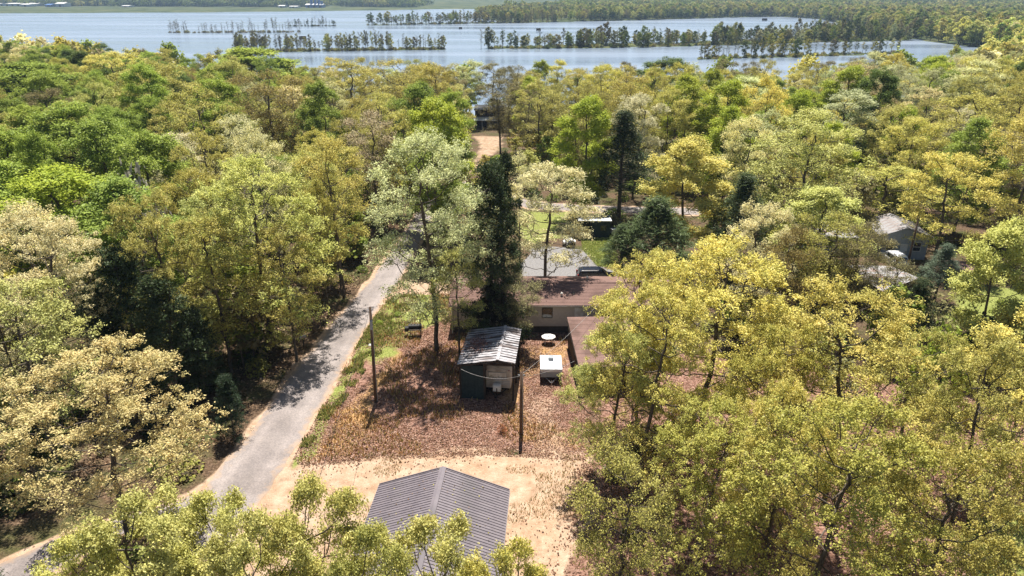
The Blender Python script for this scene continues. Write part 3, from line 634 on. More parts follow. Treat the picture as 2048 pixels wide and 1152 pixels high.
# ------------------------------------------------------------------ trees that can be told apart
HEROES = [
 # left foreground and beyond the road
 (200,688,420,35,'near_oak0','tan','oak_tree','broad tan-gold oak overhanging the side road junction'),
 (88,413,280,50,'near_oak2','cream','oak_tree','creamy white-green oak rising behind the tan oak, at the wood edge'),
 (10,560,170,47,'round1','cream','oak_tree','small creamy oak tucked under the creamy white-green oak'),
 (330,372,260,55,'near_oak2','gold','oak_tree','golden oak standing above the dark cedars'),
 (130,328,290,72,'dense0','lime','maple_tree','yellow-lime maple beyond the creamy oak'),
 (510,300,340,61,'near_oak1','palegreen','oak_tree','tall pale yellow-green oak with bare dark trunk beside the road'),
 (430,420,220,56,'airy0','olive','oak_tree','olive-gold oak between the cedars and the roadside pale oak'),
 (572,440,180,58,'airy1','gold','oak_tree','low golden-olive oak on the road bank below the pale oak'),
 (520,246,160,76,'round2','cream','oak_tree','domed cream oak directly behind the roadside pale oak'),
 (255,475,190,52,'cedar0','conifer','cedar_tree','dark cedar with the highest tip of the cedar clump'),
 (325,535,170,50,'cedar1','conifer','cedar_tree','dark broad cedar at the roadward end of the cedar clump'),
 (205,560,150,51,'cedar1','conifer','cedar_tree','dark cedar under the creamy oak at the end of the clump'),
 (390,610,140,52,'cedar0','conifer','cedar_tree','low dark cedar under the olive-gold oak'),
 (455,745,80,46,'cedar0',(.035,.06,.025,1),'cedar_tree','young green cedar at the verge near the lower mailbox'),
 (668,262,190,73,'airy2','gold','oak_tree','olive-gold oak with dark limbs on the curve of the road'),
 (668,345,130,76,'airy0','olive','oak_tree','thin olive oak leaning from the wood toward the road'),
 (640,350,130,68,'round0','olive','oak_tree','shaded olive tree behind the roadside pale oak'),
 (290,312,120,72,'shrub1',(.34,.31,.24,1),'flowering_tree','greyish white blossoming low tree among the green maples'),
 (60,120,260,165,'dense1','green','maple_tree','leafy mid-green maple at the back of the green grove'),
 (150,200,210,108,'dense2','green','maple_tree','leafy green maple in the middle of the green grove'),
 (30,255,180,88,'dense0','bright','maple_tree','bright green rounded maple at the near edge of the green grove'),
 (90,255,120,84,'dense1','bright','maple_tree','small bright green maple beside the yellow-lime maple'),
 (215,225,200,94,'dense1','green','maple_tree','green maple next to the greyish blossoming tree'),
 (235,98,170,190,'round3','ygreen','oak_tree','yellow-green oak breaking the woodland skyline near the green grove'),
 (310,120,200,150,'round0','olive','oak_tree','olive-grey oak with forked trunk near the green grove'),
 (405,165,210,112,'airy1','olive','oak_tree','tall forked olive oak with bare lower limbs deep in the wood'),
 (440,152,140,128,'dense2','bright','maple_tree','bright green crown behind the forked olive oak'),
 (545,135,190,118,'bud0','rust','oak_tree','rust-brown budding oak with rounded crown deep in the wood'),
 (500,92,260,230,'dense0','bright','maple_tree','bright green flat-topped tree near the lake behind the rust-brown oak'),
 (645,155,120,120,'dense1','green','maple_tree','narrow fresh green tree beside the rust-brown oak'),
 (700,118,190,150,'airy0','gold','oak_tree','golden oak with many dark upright limbs near the lake'),
 (800,112,150,160,'bud1','gold','oak_tree','golden-brown budding oak near the lake'),
 (860,118,150,150,'round1','gold','oak_tree','golden rounded oak near the lake above the road end'),
 (905,176,110,118,'dense2','bright','maple_tree','bright green tree at the edge of the lake house opening'),
 (745,215,160,100,'bud2','pink','oak_tree','pinkish cream domed oak deep in the wood'),
 (815,215,150,104,'airy1','olive','oak_tree','olive oak between the pinkish oak and the bright green tree'),
 # middle
 (862,246,290,60,'near_high','pale','oak_tree','tall silvery green oak by the end of the mobile home'),
 (915,490,150,59,'airy0','palegreen','oak_tree','lower leaning green tree touching the end of the mobile home'),
 (984,300,155,61,'cedar0','conifer','cedar_tree','tall dark cedar behind the open shed'),
 (1010,284,90,64,'cedar1','conifer','cedar_tree','slender dark cedar standing above the brown roof'),
 (1030,545,150,60.5,'bud0','brown','oak_tree','small brown twiggy tree in front of the mobile home wall'),
 (985,560,110,60,'cedar1',(.035,.03,.02,1),'cedar_tree','brownish low cedar against the mobile home'),
 (1092,316,215,73,'round1','cream','oak_tree','round cream-coloured oak above the gravel drive'),
 (1040,300,110,80,'airy1','cream','oak_tree','thin cream tree between the slender cedar and the round cream oak'),
 (1000,155,120,150,'bud1','brown','cypress_tree','brown budding tree with forked dark trunk in front of the lake house'),
 (1055,175,90,150,'bud2','brown','cypress_tree','brown budding tree beside the lake house path'),
 (1175,186,150,104,'dense0','lime','maple_tree','bright lime-green maple behind the dark shed'),
 (1245,224,140,102,'pine0','conifer','pine_tree','dark pine touching the lime-green maple'),
 (1375,265,180,86,'dense1','ygreen','maple_tree','yellow-green tree beyond the dark pines'),
 (1312,398,200,76,'pine1','pine','pine_tree','broad dark green pine beside the lawn of the dark shed'),
 (1245,450,110,78,'pine0','pine','pine_tree','small pine at the edge of the shed lawn'),
 (1485,350,140,80,'pine1','pine','pine_tree','dark pine behind the pale cream oak'),
 # right
 (1425,466,400,43,'near_oak0','ygreen','oak_tree','huge yellow-green oak overhanging the mobile home roof'),
 (1300,560,320,39,'near_oak1','ygreen','oak_tree','yellow-green oak reaching over the brown lean-to roof'),
 (1288,500,270,46,'near_oak2','ygreen','oak_tree','yellow-green oak hanging over the far end of the mobile home roof'),
 (1228,640,220,41,'near_oak2','palegreen','oak_tree','fresh yellow-green tree covering most of the brown-roofed shed'),
 (1830,648,250,42,'near_oak1','olive','oak_tree','olive oak filling the gap below the dark cedar and the barn'),
 (1560,752,270,30,'near_oak0','ygreen','oak_tree','yellow-green oak over the leaf-strewn slope beside the thick bare trunk'),
 (1775,506,130,60,'bud2','brown','birch_tree','thin bare-twigged tree in front of the rusty barn roof'),
 (940,118,80,206,'tall0','pale','cypress_tree','tall pale thin-crowned tree at the water beside the lake house'),
 (985,122,90,213,'tall1','brown','cypress_tree','tall brown thin-crowned tree rising behind the lake house'),
 (1035,128,90,203,'bud0','brown','cypress_tree','brown budding shore tree beyond the lake house path'),
 (1520,398,170,62,'round2','cream','oak_tree','pale cream oak above the huge yellow-green oak'),
 (1575,440,150,54,'bud1','rust','birch_tree','rusty bare-branched multi-stem tree above the yellow-green oaks'),
 (1700,564,390,37,'near_oak2','ygreen','oak_tree','yellow-green oak just below the rusty white barn roof'),
 (1545,640,290,36,'near_oak1','olive','oak_tree','olive-yellow oak squeezed between two larger yellow-green oaks'),
 (1655,786,450,26,'near_oak0','olive','oak_tree','golden-green oak with thick bare trunk over the leaf-strewn slope'),
 (1960,664,320,33,'near_oak1','gold','oak_tree','golden oak at the edge of the grassy clearing'),
 (1240,890,280,26,'near_bud','olive','oak_tree','sparse budding oak with bare twigs beside the sandy yard'),
 (1880,876,390,24,'near_oak2','gold','oak_tree','golden-green oak leaning over the green grass patch'),
 (1420,800,310,32,'near_oak2','olive','oak_tree','shaded olive oak below the huge yellow-green oak'),
 (1995,430,200,57,'dense1','palegreen','maple_tree','fresh green tree beside the grassy clearing'),
 (1660,420,190,66,'bud2','olive','birch_tree','airy grey-twigged tree screening the grey house'),
 (1722,436,150,63,'bud1','brown','birch_tree','bare brown-twigged tree before the low outbuilding'),
 (1610,210,270,86,'round3','palegreen','oak_tree','broad pale oak with open crown behind the pines'),
 (1745,132,125,130,'dense2','dgreen','maple_tree','dark green egg-shaped tree among pale oaks'),
 (1455,155,130,128,'dense0','lime','maple_tree','lime-green tree above the other lime crown'),
 (1458,206,125,112,'dense1','lime','maple_tree','lime-green tree just below the other lime crown'),
 (1640,368,190,74,'dense0','palegreen','maple_tree','fresh light green tree in front of the pale open oak'),
 (1775,330,260,97,'round0','olive','oak_tree','olive-green oak shading the grey house'),
 (1900,300,200,84,'round1','ygreen','oak_tree','yellow-green oak behind the grey house'),
 (1930,180,210,110,'airy2','gold','oak_tree','spreading golden oak with dark limbs behind the grey house'),
 (1335,112,150,200,'dense2','dgreen','maple_tree','tall dark green tree on the lake shore'),
 (1535,215,150,108,'airy1','pale','oak_tree','pale grey-green oak next to the lime crowns'),
 (2045,110,90,165,'dense1','dgreen','maple_tree','dark green tree far back in the wood past the grey house'),
 (1885,490,90,72,'pine0','bluepine','pine_tree','blue-green pine beside the white car'),
 (1835,550,90,58,'cedar0','conifer','cedar_tree','dark cedar at the corner of the rusty white barn roof'),
 (1978,625,110,56,'shrub0',(.05,.07,.035,1),'shrub','dark round evergreen shrub on the grassy clearing'),
 (1870,575,170,60,'twiggy','brown','shrub','brown twiggy thicket in front of the dark cedar'),
 (1885,642,130,50,'shrub1','bright','shrub','bright green shrub below the grassy clearing'),
 # foreground row whose tops rise into the frame
 (330,985,300,20.5,'near_young0','young','young_tree','leafy young tree over the road junction'),
 (445,980,240,22,'near_young1','young','young_tree','leafy young tree over the edge of the asphalt road'),
 (655,955,270,21,'near_young0','young','young_tree','tall leafy young tree at the corner of the charcoal metal roof'),
 (555,1015,250,19.5,'near_young1','young','young_tree','leafy young tree over the sandy yard'),
 (860,1030,280,19.5,'near_young1','young','young_tree','leafy young tree covering the charcoal roof ridge'),
 (765,1045,230,18.5,'near_young0','young','young_tree','leafy young tree over the shorter slope of the charcoal roof'),
 (1015,1085,220,18.5,'near_young0','ygreen','young_tree','young tree in front of the charcoal roof eave'),
 (195,1070,240,19.5,'near_young1','young','young_tree','dense leafy young tree over the side road'),
 (-10,1045,110,22,'pine0','pine','pine_tree','pine branch tips reaching over the side road'),
]
for h in HEROES: hero(*h)

# ------------------------------------------------------------------ woods filled in around them
# places that stay in plain view from the road side of the wood: x, y, z
KEEP = [P(*p, z) for p, z in [((440,980),0),((500,900),0),((560,830),0),((620,740),0),((670,680),0),((720,620),0),((760,575),0),((800,520),0),((825,465),0),
  ((960,235),-2),((985,240),-2),((960,210),-4),((965,290),-2),((960,255),-3),((1180,455),1),((1215,455),1),((1190,515),0),((1120,530),0),((1180,545),0),((1100,415),0),((1200,415),0),((1260,420),0),
  ((1795,527),1),((1740,560),2),((1780,560),2),((1815,480),2),((1835,480),2),((1830,460),3),((1910,525),1),((1960,600),0),((1920,590),0),((560,720),0),((520,800),0),
  ((610,700),0),((700,560),0),((760,640),0),((1120,660),1),((1100,440),0),((1000,280),-1),((1310,450),5),((1250,480),3),((1480,390),8),((1360,470),4),((1290,430),7)]]
KX = np.array(KEEP); KPX, KPY, KF = Q(KX[:, 0], KX[:, 1], KX[:, 2])
def hides(x, y, g, H, R):
    cx_, top_, f_ = Q(x, y, g+H); _, bot_, f2 = Q(x, y, g+H*.2)
    wpx = R/f_*FPX*.95
    return bool(np.any((np.abs(KPX-cx_) < wpx) & (KPY > top_-3) & (KPY < bot_) & (KF > f_)))
cand = []
OPEN = [YARD, SAND, GRAVEL, GREENLAWN, LAWN2, HOMEDRIVE, RIGHTLAWN, PX([(880,640),(1300,640),(1300,480),(1040,480),(880,560)]), PX([(1680,600),(1860,600),(1960,520),(1960,500),(1700,480)]), PATH]
tries = 0
fr = np.random.default_rng(77)
PT = [(a_[0], a_[1], a_[2]) for a_ in TREES]
fill = []
while tries < 9000 and len(fill) < 400:
    tries += 1
    y = 26+ (fr.uniform()**.72)*250
    x = fr.uniform(-1, 1)*(y*.80+22)
    if y > shore_y(x)-3: continue
    H = fr.uniform(13.5, 20.5)*(1 if y < 150 else .95); R = H*fr.uniform(.28, .40)
    g = gz1(x, y)
    cpx, cpy, f_ = Q(x, y, g+H)
    if cpx < -160 or cpx > 2210 or cpy > 1200: continue
    if y < 50 and -24 < x < 12: continue
    if y < 33 : continue
    xa = np.array([x]); ya = np.array([y])
    if min(sdf(xa, ya, ROADPOLY)[0], sdf(xa, ya, SIDE)[0], sdf(xa, ya, CROSS)[0]) < 2.0: continue
    if min(sdf(xa, ya, p)[0] for p in OPEN) < 1.5: continue
    gap = .66 if y < 120 else .62
    if any((x-a_)**2+(y-b_)**2 < ((R+c_)*gap)**2 for a_, b_, c_ in PT): continue
    if hides(x, y, g, H, R): continue
    PT.append((x, y, R)); fill.append((x, y, H, R, g))
KINDL = {'cream': ('oak_tree','cream-leaved oak'), 'gold': ('oak_tree','golden leafing oak'), 'olive': ('oak_tree','olive-green oak'), 'ygreen': ('oak_tree','yellow-green oak'),
 'lime': ('maple_tree','lime-green maple'), 'green': ('maple_tree','leafy green maple'), 'bright': ('maple_tree','bright green maple'), 'brown': ('oak_tree','brown budding oak'),
 'pale': ('oak_tree','pale grey-green oak'), 'palegreen': ('oak_tree','light green oak'), 'rust': ('oak_tree','rusty budding oak'), 'pink': ('oak_tree','pinkish budding oak'), 'conifer': ('cedar_tree','dark cedar'), 'pine': ('pine_tree','dark green pine'), 'dgreen': ('maple_tree','dark green maple')}
MARKS = [(-27, 35, 'the tan-gold overhanging oak'), (-38, 52, 'the dark cedar clump'), (-22, 61, 'the roadside pale oak'), (-28, 76, 'the domed cream oak'), (-42, 118, 'the rust-brown budding oak'),
 (-72, 95, 'the green maple grove'), (-100, 165, 'the back of the green grove'), (-26, 72, 'the curve of the road'), (-22, 100, 'the pinkish domed oak'), (-14, 118, 'the lake house opening'), (-7, 206, 'the lake house'),
 (-60, 225, 'the wooded lake shore'), (-120, 260, 'the wooded lake shore past the green grove'), (12, 104, 'the lime-green maple by the dark shed'), (40, 120, 'the stacked lime crowns'), (24, 190, 'the lake shore behind the dark shed'),
 (25, 43, 'the huge yellow-green oak'), (45, 60, 'the rusty white barn'), (50, 88, 'the grey house'), (70, 110, 'the spreading golden oak'), (75, 165, 'the dark green egg-shaped tree'), (110, 170, 'the far end of the wood past the grey house'),
 (60, 55, 'the grassy clearing'), (38, 30, 'the leaf-strewn slope'), (70, 230, 'the shore opposite the flooded trees'), (-60, 150, 'the golden oaks of the lakeside wood')]
for x, y, H, R, g in fill:
    zone = vnoise(np.array([x]), np.array([y]), 26, 9)[0]; u = fr.uniform()
    left = x < np.interp(y, [30, 60, 100, 230], [-14, -14, -16, -10])
    shore = y > shore_y(x)-50
    if left and x < -60 and y > 75 and u < .75: tint = ['green','bright','green','dgreen','bright'][int(fr.integers(5))]
    elif shore and u < .6: tint = ['brown','olive','pale','gold','brown'][int(fr.integers(5))]
    elif left: tint = ['gold','olive','brown','palegreen','cream','green','gold','olive','rust'][int((zone*9+fr.uniform(-1.5, 1.5)) % 9)]
    else: tint = ['ygreen','palegreen','cream','olive','gold','ygreen','lime','pale','green','pink'][int((zone*10+fr.uniform(-1.5, 1.5)) % 10)]
    if u > .965 and y < 120: tint = 'conifer'
    pr = {'cream':['round0','round1','airy0'], 'gold':['airy0','airy1','bud0','round2'], 'olive':['round3','airy2','airy1','bud1'], 'ygreen':['round0','round2','airy2'], 'lime':['dense0','dense1'],
      'green':['dense0','dense1','dense2'], 'bright':['dense1','dense2'], 'dgreen':['dense2','dense0'], 'brown':['bud0','bud1','bud2'], 'rust':['bud0','bud2'], 'pink':['bud1','round1'], 'pale':['airy0','tall0','airy1'],
      'palegreen':['round1','airy2','tall1'], 'conifer':['cedar0','cedar1']}[tint]
    if shore and fr.uniform() < .5: pr = ['tall0','tall1','bud2']
    nm, ds = KINDL[tint]
    where = 'on the lake shore' if shore else ('in the woods across the road from the mobile home' if left else 'in the woods around the grey house')
    if tint == 'conifer': H *= .7; R *= .6
    if pr[0].startswith('tall'): H *= 1.05; R *= .8
    pn = pr[int(fr.integers(len(pr)))]
    size = 'tall ' if H > 18.6 else ('small ' if H < 15 else '')
    habit = {'round': 'rounded', 'airy': 'open', 'dense': 'dense', 'bud': 'twiggy', 'tall': 'slender', 'cedar': 'pointed'}[pn.rstrip('0123456789')]
    mark = min(MARKS, key=lambda q: (q[0]-x)**2+(q[1]-y)**2)[2]
    lab = '%s%s %s near %s' % (size, habit, ds, mark)
    plant(pn, x, y, H, R, tint, nm, lab, 'tree', lab.replace('near', 'close to'), cj=.1, z=g)

# ------------------------------------------------------------------ far woods: instanced trees, each wood one mass
FARCOL = bpy.data.collections.new('far_tree_kinds')
def far_proto(name, parts, bark=None):
    tv, tf, lv, lf, lr_ = parts
    V = np.concatenate([tv, lv]); Fq = np.concatenate([tf, lf+len(tv)])
    me = np_mesh(name, V, Fq, [bark or BARK, LEAF_FAR], fmat=np.r_[np.zeros(len(tf)), np.ones(len(lf))])
    at = me.attributes.new('rnd', 'FLOAT', 'POINT'); at.data.foreach_set('value', np.r_[np.zeros(len(tv)), lr_].astype(np.float32))
    FARCOL.objects.link(bpy.data.objects.new(name, me))
far_proto('far_a_round', gen_tree(401, 15, 5.5, .12, 'dome', 10, 130, 9, .9, .8, .7, (.3,.46), tip=.03))
far_proto('far_b_round', gen_tree(402, 15, 5.0, .15, 'oval', 9, 120, 9, .85, .8, .7, (.3,.46), tip=.03))
far_proto('far_c_slim', gen_tree(403, 16, 3.2, .3, 'tall', 8, 90, 8, .6, .7, .6, (.3,.5), twigs=1, tip=.035))
far_proto('far_d_bare', gen_tree(404, 16, 3.6, .25, 'vase', 8, 90, 2, .45, .6, .6, (.3,.5), twigs=2, tip=.035))
far_proto('far_e_bush', gen_shrub(405, 4, 3.2, 60, 7, .7, .7, .05))
def gen_clump(seed):
    rg = np.random.default_rng(seed); P_ = []
    for i in range(9):
        c_ = np.array([rg.uniform(-20, 20), rg.uniform(-20, 20), 0]); h_ = rg.uniform(10, 15); r_ = rg.uniform(4.5, 7)
        d = rg.normal(size=(16, 3)); d[:, 2] = np.abs(d[:, 2]); d /= np.linalg.norm(d, axis=1)[:, None]
        P_.append(c_+np.array([0, 0, h_*.42])+d*np.array([r_, r_, h_*.58])); P_.append(c_+rg.normal(size=(5, 3))*np.array([3, 3, 1])+np.array([0, 0, 3]))
    pts = np.concatenate(P_); lv, lf, lr_ = leaves(pts, 5, 2.0, 2.6, .8, rg, up=.6)
    tv, tf = tubes([(np.array([0, 0, -1.]), np.array([0, 0, 6.]), .3, .15)])
    return tv, tf, lv, lf, lr_
far_proto('far_f_clump', gen_clump(406)); far_proto('far_g_clump', gen_clump(407))
def gn_tree():
    g = bpy.data.node_groups.new('scatter', 'GeometryNodeTree')
    g.interface.new_socket('Geometry', in_out='INPUT', socket_type='NodeSocketGeometry')
    g.interface.new_socket('Geometry', in_out='OUTPUT', socket_type='NodeSocketGeometry')
    N = g.nodes; L = g.links
    gi = N.new('NodeGroupInput'); go = N.new('NodeGroupOutput')
    ip = N.new('GeometryNodeInstanceOnPoints'); ci = N.new('GeometryNodeCollectionInfo')
    ci.inputs['Collection'].default_value = FARCOL; ci.inputs['Separate Children'].default_value = True; ci.inputs['Reset Children'].default_value = True
    def na(n_, ty):
        q = N.new('GeometryNodeInputNamedAttribute'); q.data_type = ty; q.inputs['Name'].default_value = n_; return q.outputs['Attribute']
    er = N.new('FunctionNodeEulerToRotation'); L.new(na('rot', 'FLOAT_VECTOR'), er.inputs[0])
    L.new(gi.outputs[0], ip.inputs['Points']); L.new(ci.outputs[0], ip.inputs['Instance'])
    ip.inputs['Pick Instance'].default_value = True; L.new(na('pid', 'INT'), ip.inputs['Instance Index'])
    L.new(er.outputs[0], ip.inputs['Rotation']); L.new(na('scl', 'FLOAT_VECTOR'), ip.inputs['Scale'])
    L.new(ip.outputs[0], go.inputs[0]); return g
GN = gn_tree()
def wood(name, label, cat, xs, ys, pid, scl, tint, zoff=0.0, z=None):
    xs = np.asarray(xs); ys = np.asarray(ys); n = len(xs)
    zz = (gz(xs, ys) if z is None else z)+zoff
    me = bpy.data.meshes.new(name); me.vertices.add(n); me.vertices.foreach_set('co', np.stack([xs, ys, zz], 1).astype(np.float32).ravel())
    me.attributes.new('pid', 'INT', 'POINT').data.foreach_set('value', np.asarray(pid, np.int32))
    rot = np.zeros((n, 3), np.float32); rot[:, 2] = fr.uniform(0, 6.28, n)
    me.attributes.new('rot', 'FLOAT_VECTOR', 'POINT').data.foreach_set('vector', rot.ravel())
    me.attributes.new('scl', 'FLOAT_VECTOR', 'POINT').data.foreach_set('vector', np.asarray(scl, np.float32).ravel())
    me.attributes.new('tint', 'FLOAT_COLOR', 'POINT').data.foreach_set('color', np.c_[tint, np.ones(n)].astype(np.float32).ravel())
    o = tag(put(bpy.data.objects.new(name, me)), label, cat, kind='stuff')
    o.modifiers.new('scatter', 'NODES').node_group = GN
    return o
def tints(keys, n, j=.18):
    base_ = np.array([TINT[k][:3] for k in keys]); c_ = base_[fr.integers(0, len(keys), n)]
    return np.clip(c_*fr.uniform(1-j, 1+j, (n, 1))*fr.uniform(.94, 1.06, (n, 3)), 0, 1)
def sc3(n, lo, hi, zl=.85, zh=1.15):
    s_ = fr.uniform(lo, hi, n); return np.stack([s_, s_, s_*fr.uniform(zl, zh, n)], 1)
def scatter_in(polys, n, box, f=None):
    xs = fr.uniform(box[0], box[1], n); ys = fr.uniform(box[2], box[3], n)
    d = np.minimum.reduce([sdf(xs, ys, p) for p in polys]); k = d < -1
    if f is not None: k &= f(xs, ys)
    return xs[k], ys[k]
infr = lambda x, y: np.abs(x) < y*.82+40
# rest of the near wood, out to the shore and off to the right
xs, ys = scatter_in([NEARLAND], 9000, (-420, 520, 120, 640), lambda x, y: infr(x, y) & (y < 600) & ((y > 225) | (np.abs(x) > 170)) & (y < np.where(x < 130, shore_y(x)-4, 9e9)))
# thin out by a grid so that crowns touch without piling up
def thin(xs, ys, cell):
    key = np.floor(xs/cell).astype(int)*100003+np.floor(ys/cell).astype(int); _, i = np.unique(key, return_index=True); return xs[i], ys[i]
xs, ys = thin(xs, ys, 8.0)
keep = [i for i in range(len(xs)) if not any((xs[i]-a_[0])**2+(ys[i]-a_[1])**2 < 30 for a_ in PT)]
xs = xs[keep]; ys = ys[keep]; n = len(xs)
wood('woodland', 'spring green woodland continuing back to the lake and beyond', 'woodland', xs, ys, fr.choice([0, 0, 1, 1, 2], n), sc3(n, .95, 1.35), tints(['olive','gold','palegreen','green','ygreen','brown','cream','green'], n))
# right-hand mainland beyond
xs, ys = scatter_in([NEARLAND], 60000, (100, 2000, 560, 1900), infr); xs, ys = thin(xs, ys, 9.5); n = len(xs)
wood('distant_woodland', 'distant green woodland on the low land across the lake', 'woodland', xs, ys, fr.choice([0, 1], n), sc3(n, .8, 1.2), tints(['green','olive','palegreen','green','brown','dgreen'], n)*.8)
xs, ys = scatter_in([NEARLAND], 12000, (-300, 700, 700, 1900), lambda x, y: infr(x, y) & (x < np.interp(y, [700, 1900], [500, 900]))); xs, ys = thin(xs, ys, 8.5); n = len(xs)
wood('point_woodland', 'wooded point with grey-green trees reaching into the lake', 'woodland', xs, ys, fr.choice([0, 1, 2], n), sc3(n, .7, 1.05), tints(['green','olive','dgreen','brown','palegreen'], n)*.75)
# flooded tree lines
def tree_line(name, label, poly, n, pids, lo, hi, keys, bushes=.62, k=.66):
    xs_ = np.array([p[0] for p in poly]); ys_ = np.array([p[1] for p in poly])
    m = n*500; x = fr.uniform(xs_.min(), xs_.max(), m); y = fr.uniform(ys_.min(), ys_.max(), m)
    d = sdf(x, y, poly); i = np.where(d < .5)[0][:n]; x = x[i]; y = y[i]; n_ = len(x)
    dens = vnoise(x, y, 28, 61); keep_ = dens > .12; x = x[keep_]; y = y[keep_]; n_ = len(x)
    pid = fr.choice(pids, n_); s_ = sc3(n_, lo, hi, .8, 1.35); s_[:, 2] *= (.7+.6*vnoise(x, y, 35, 62))
    c_ = tints(keys, n_)*k
    b_ = fr.uniform(size=n_) < bushes; pid = np.where(b_, 4, pid); s_[b_] = s_[b_]*np.array([.8, .8, .7])
    wood(name, label, 'tree line', x, y, pid, s_, c_, z=np.full(n_, LAKE-.05))
tree_line('flooded_tree_line', 'long line of grey-green flooded trees in the middle of the lake', STRIP_D, 1300, [2, 2, 3, 0, 1], .5, .78, ['green','olive','brown','pale','dgreen'])
tree_line('flooded_tree_line', 'shorter flooded tree line with bare crowns, open water at both ends', STRIP_C, 520, [2, 3, 3, 2, 1], .36, .58, ['brown','olive','palegreen','brown'])
tree_line('flooded_tree_line', 'flooded brushy trees standing just off the near woods', STRIP_E, 210, [2, 3, 3, 1], .4, .66, ['brown','olive','gold','dgreen'])
tree_line('flooded_thicket', 'sparse bare flooded thicket in open water', STRIP_A, 170, [3, 3, 4], .35, .6, ['brown','pink','olive'], .35, .55)
tree_line('flooded_thicket', 'tiny cluster of dark drowned trees far out in the lake', STRIP_A2, 60, [3, 2, 4], .35, .6, ['brown','dgreen'], .4, .5)
tree_line('flooded_tree_line', 'thin far line of bare flooded trees before the wooded point', lk([(736,51),(1040,46.5),(1120,44),(1100,41.8),(1000,44),(736,49.6)]), 360, [3, 2, 2, 4], .45, .8, ['brown','olive','brown','dgreen'], .35, .6)
# far shore
x = fr.uniform(-3600, 3600, 26000); y = fr.uniform(1550, 4800, 26000)
d = np.minimum(sdf(x, y, FARLAND), sdf(x, y, NEARLAND)); r = np.hypot(x, y)
openf = (vnoise(x, y, 420, 71) > .60) & (x < 300) & (r < 3400)
k = (d < -np.where(x < 0, 150, 12)) & (np.abs(x) < y*.80+150) & ~openf & ((y > 1965) | (x > -120))
x = x[k]; y = y[k]; n = len(x)
wood('far_forest', 'hazy blue-green forest covering the far shore hills', 'forest', x, y, fr.choice([5, 6], n), sc3(n, .9, 1.35), tints(['green','olive','dgreen','green','dgreen'], n)*.62)
# brush under the trees
def shrubs(n, box, f):
    xs = fr.uniform(box[0], box[1], n); ys = fr.uniform(box[2], box[3], n)
    d = np.minimum.reduce([sdf(xs, ys, p) for p in (ROADPOLY, SIDE, CROSS)])
    o_ = np.minimum.reduce([sdf(xs, ys, p) for p in OPEN])
    k_ = (d > 1.2) & (o_ > .3) & f(xs, ys); return xs[k_], ys[k_]
xs, ys = shrubs(2600, (-110, 110, 30, 150), lambda x, y: (np.abs(x) < y*.8+15) & (vnoise(x, y, 7, 81) > .42) & ((x < -14) | (x > 6) | (y > 100)))
xs = xs[:900]; ys = ys[:900]; n = len(xs); s_ = sc3(n, .16, .5); s_[:, 2] *= .9
wood('undergrowth', 'low tangled brush and saplings on the woodland floor', 'undergrowth', xs, ys, np.full(n, 4), s_, tints(['olive','dgreen','brown','green','conifer'], n)*.6)

# saplings between the trunks
xs, ys = shrubs(6000, (-150, 170, 46, 235), lambda x, y: (np.abs(x) < y*.8+10) & (y < shore_y(x)-6) & ((x < -14) | (x > 22) | (y > 108)))
hs_ = fr.uniform(.28, .55, len(xs)); gs_ = gz(xs, ys)
kk = [i for i in range(len(xs)) if not hides(xs[i], ys[i], gs_[i], hs_[i]*16, hs_[i]*6)][:1300]
xs = xs[kk]; ys = ys[kk]; hs_ = hs_[kk]; n = len(xs)
wood('saplings', 'thicket of leafy saplings growing between the woodland trunks', 'undergrowth', xs, ys, fr.choice([0, 1, 2], n), np.stack([hs_, hs_, hs_*fr.uniform(.8, 1.2, n)], 1), tints(['olive','green','palegreen','gold','brown'], n)*.85)

# ------------------------------------------------------------------ buildings
def ribbed_slope(parent, x0, z0, x1, z1, ya, yb, m, panel=.92, ribs=4, rib_h=.03, name='roof_panel', wav=0.0):
    """slope from ridge (x0,z0) to eave (x1,z1), panels side by side along y from ya to yb, ribs running down the slope"""
    n = max(1, round(abs(yb-ya)/panel)); st = (yb-ya)/n
    sgn = 1 if x1 > x0 else -1
    Ls = math.hypot(x1-x0, z1-z0); nxv = -(z1-z0)/Ls*sgn; nzv = abs(x1-x0)/Ls
    mb = MB(); prof = []
    for i in range(ribs):
        a_ = st*i/ribs; w_ = abs(st)/ribs; s_ = 1 if st > 0 else -1
        prof += [(a_, 0), (a_+s_*w_*.36, 0), (a_+s_*w_*.44, rib_h), (a_+s_*w_*.58, rib_h), (a_+s_*w_*.66, 0)]
    prof.append((st*.996, 0))
    def pt(x_, z_, q): return (x_+nxv*q[1], q[0], z_+nzv*q[1])
    k = len(prof)
    vs = [pt(x0, z0, q) for q in prof]+[pt(x1, z1, q) for q in prof]
    fs = [(i, i+1, i+1+k, i+k) for i in range(k-1)]
    mb.add(vs, fs)
    # underside
    mb.slab([(x0, 0, z0-.012), (x1, 0, z1-.012), (x1, st*.996, z1-.012), (x0, st*.996, z0-.012)] if sgn*st > 0 else [(x0, 0, z0-.012), (x0, st*.996, z0-.012), (x1, st*.996, z1-.012), (x1, 0, z1-.012)], .03)
    first = mb.build(name, m, parent, loc=(0, ya, 0))
    for i in range(1, n):
        c_ = put(first.copy(), parent); c_.location = (0, ya+st*i, (random.uniform(-1, 1)*wav)); 
    return first

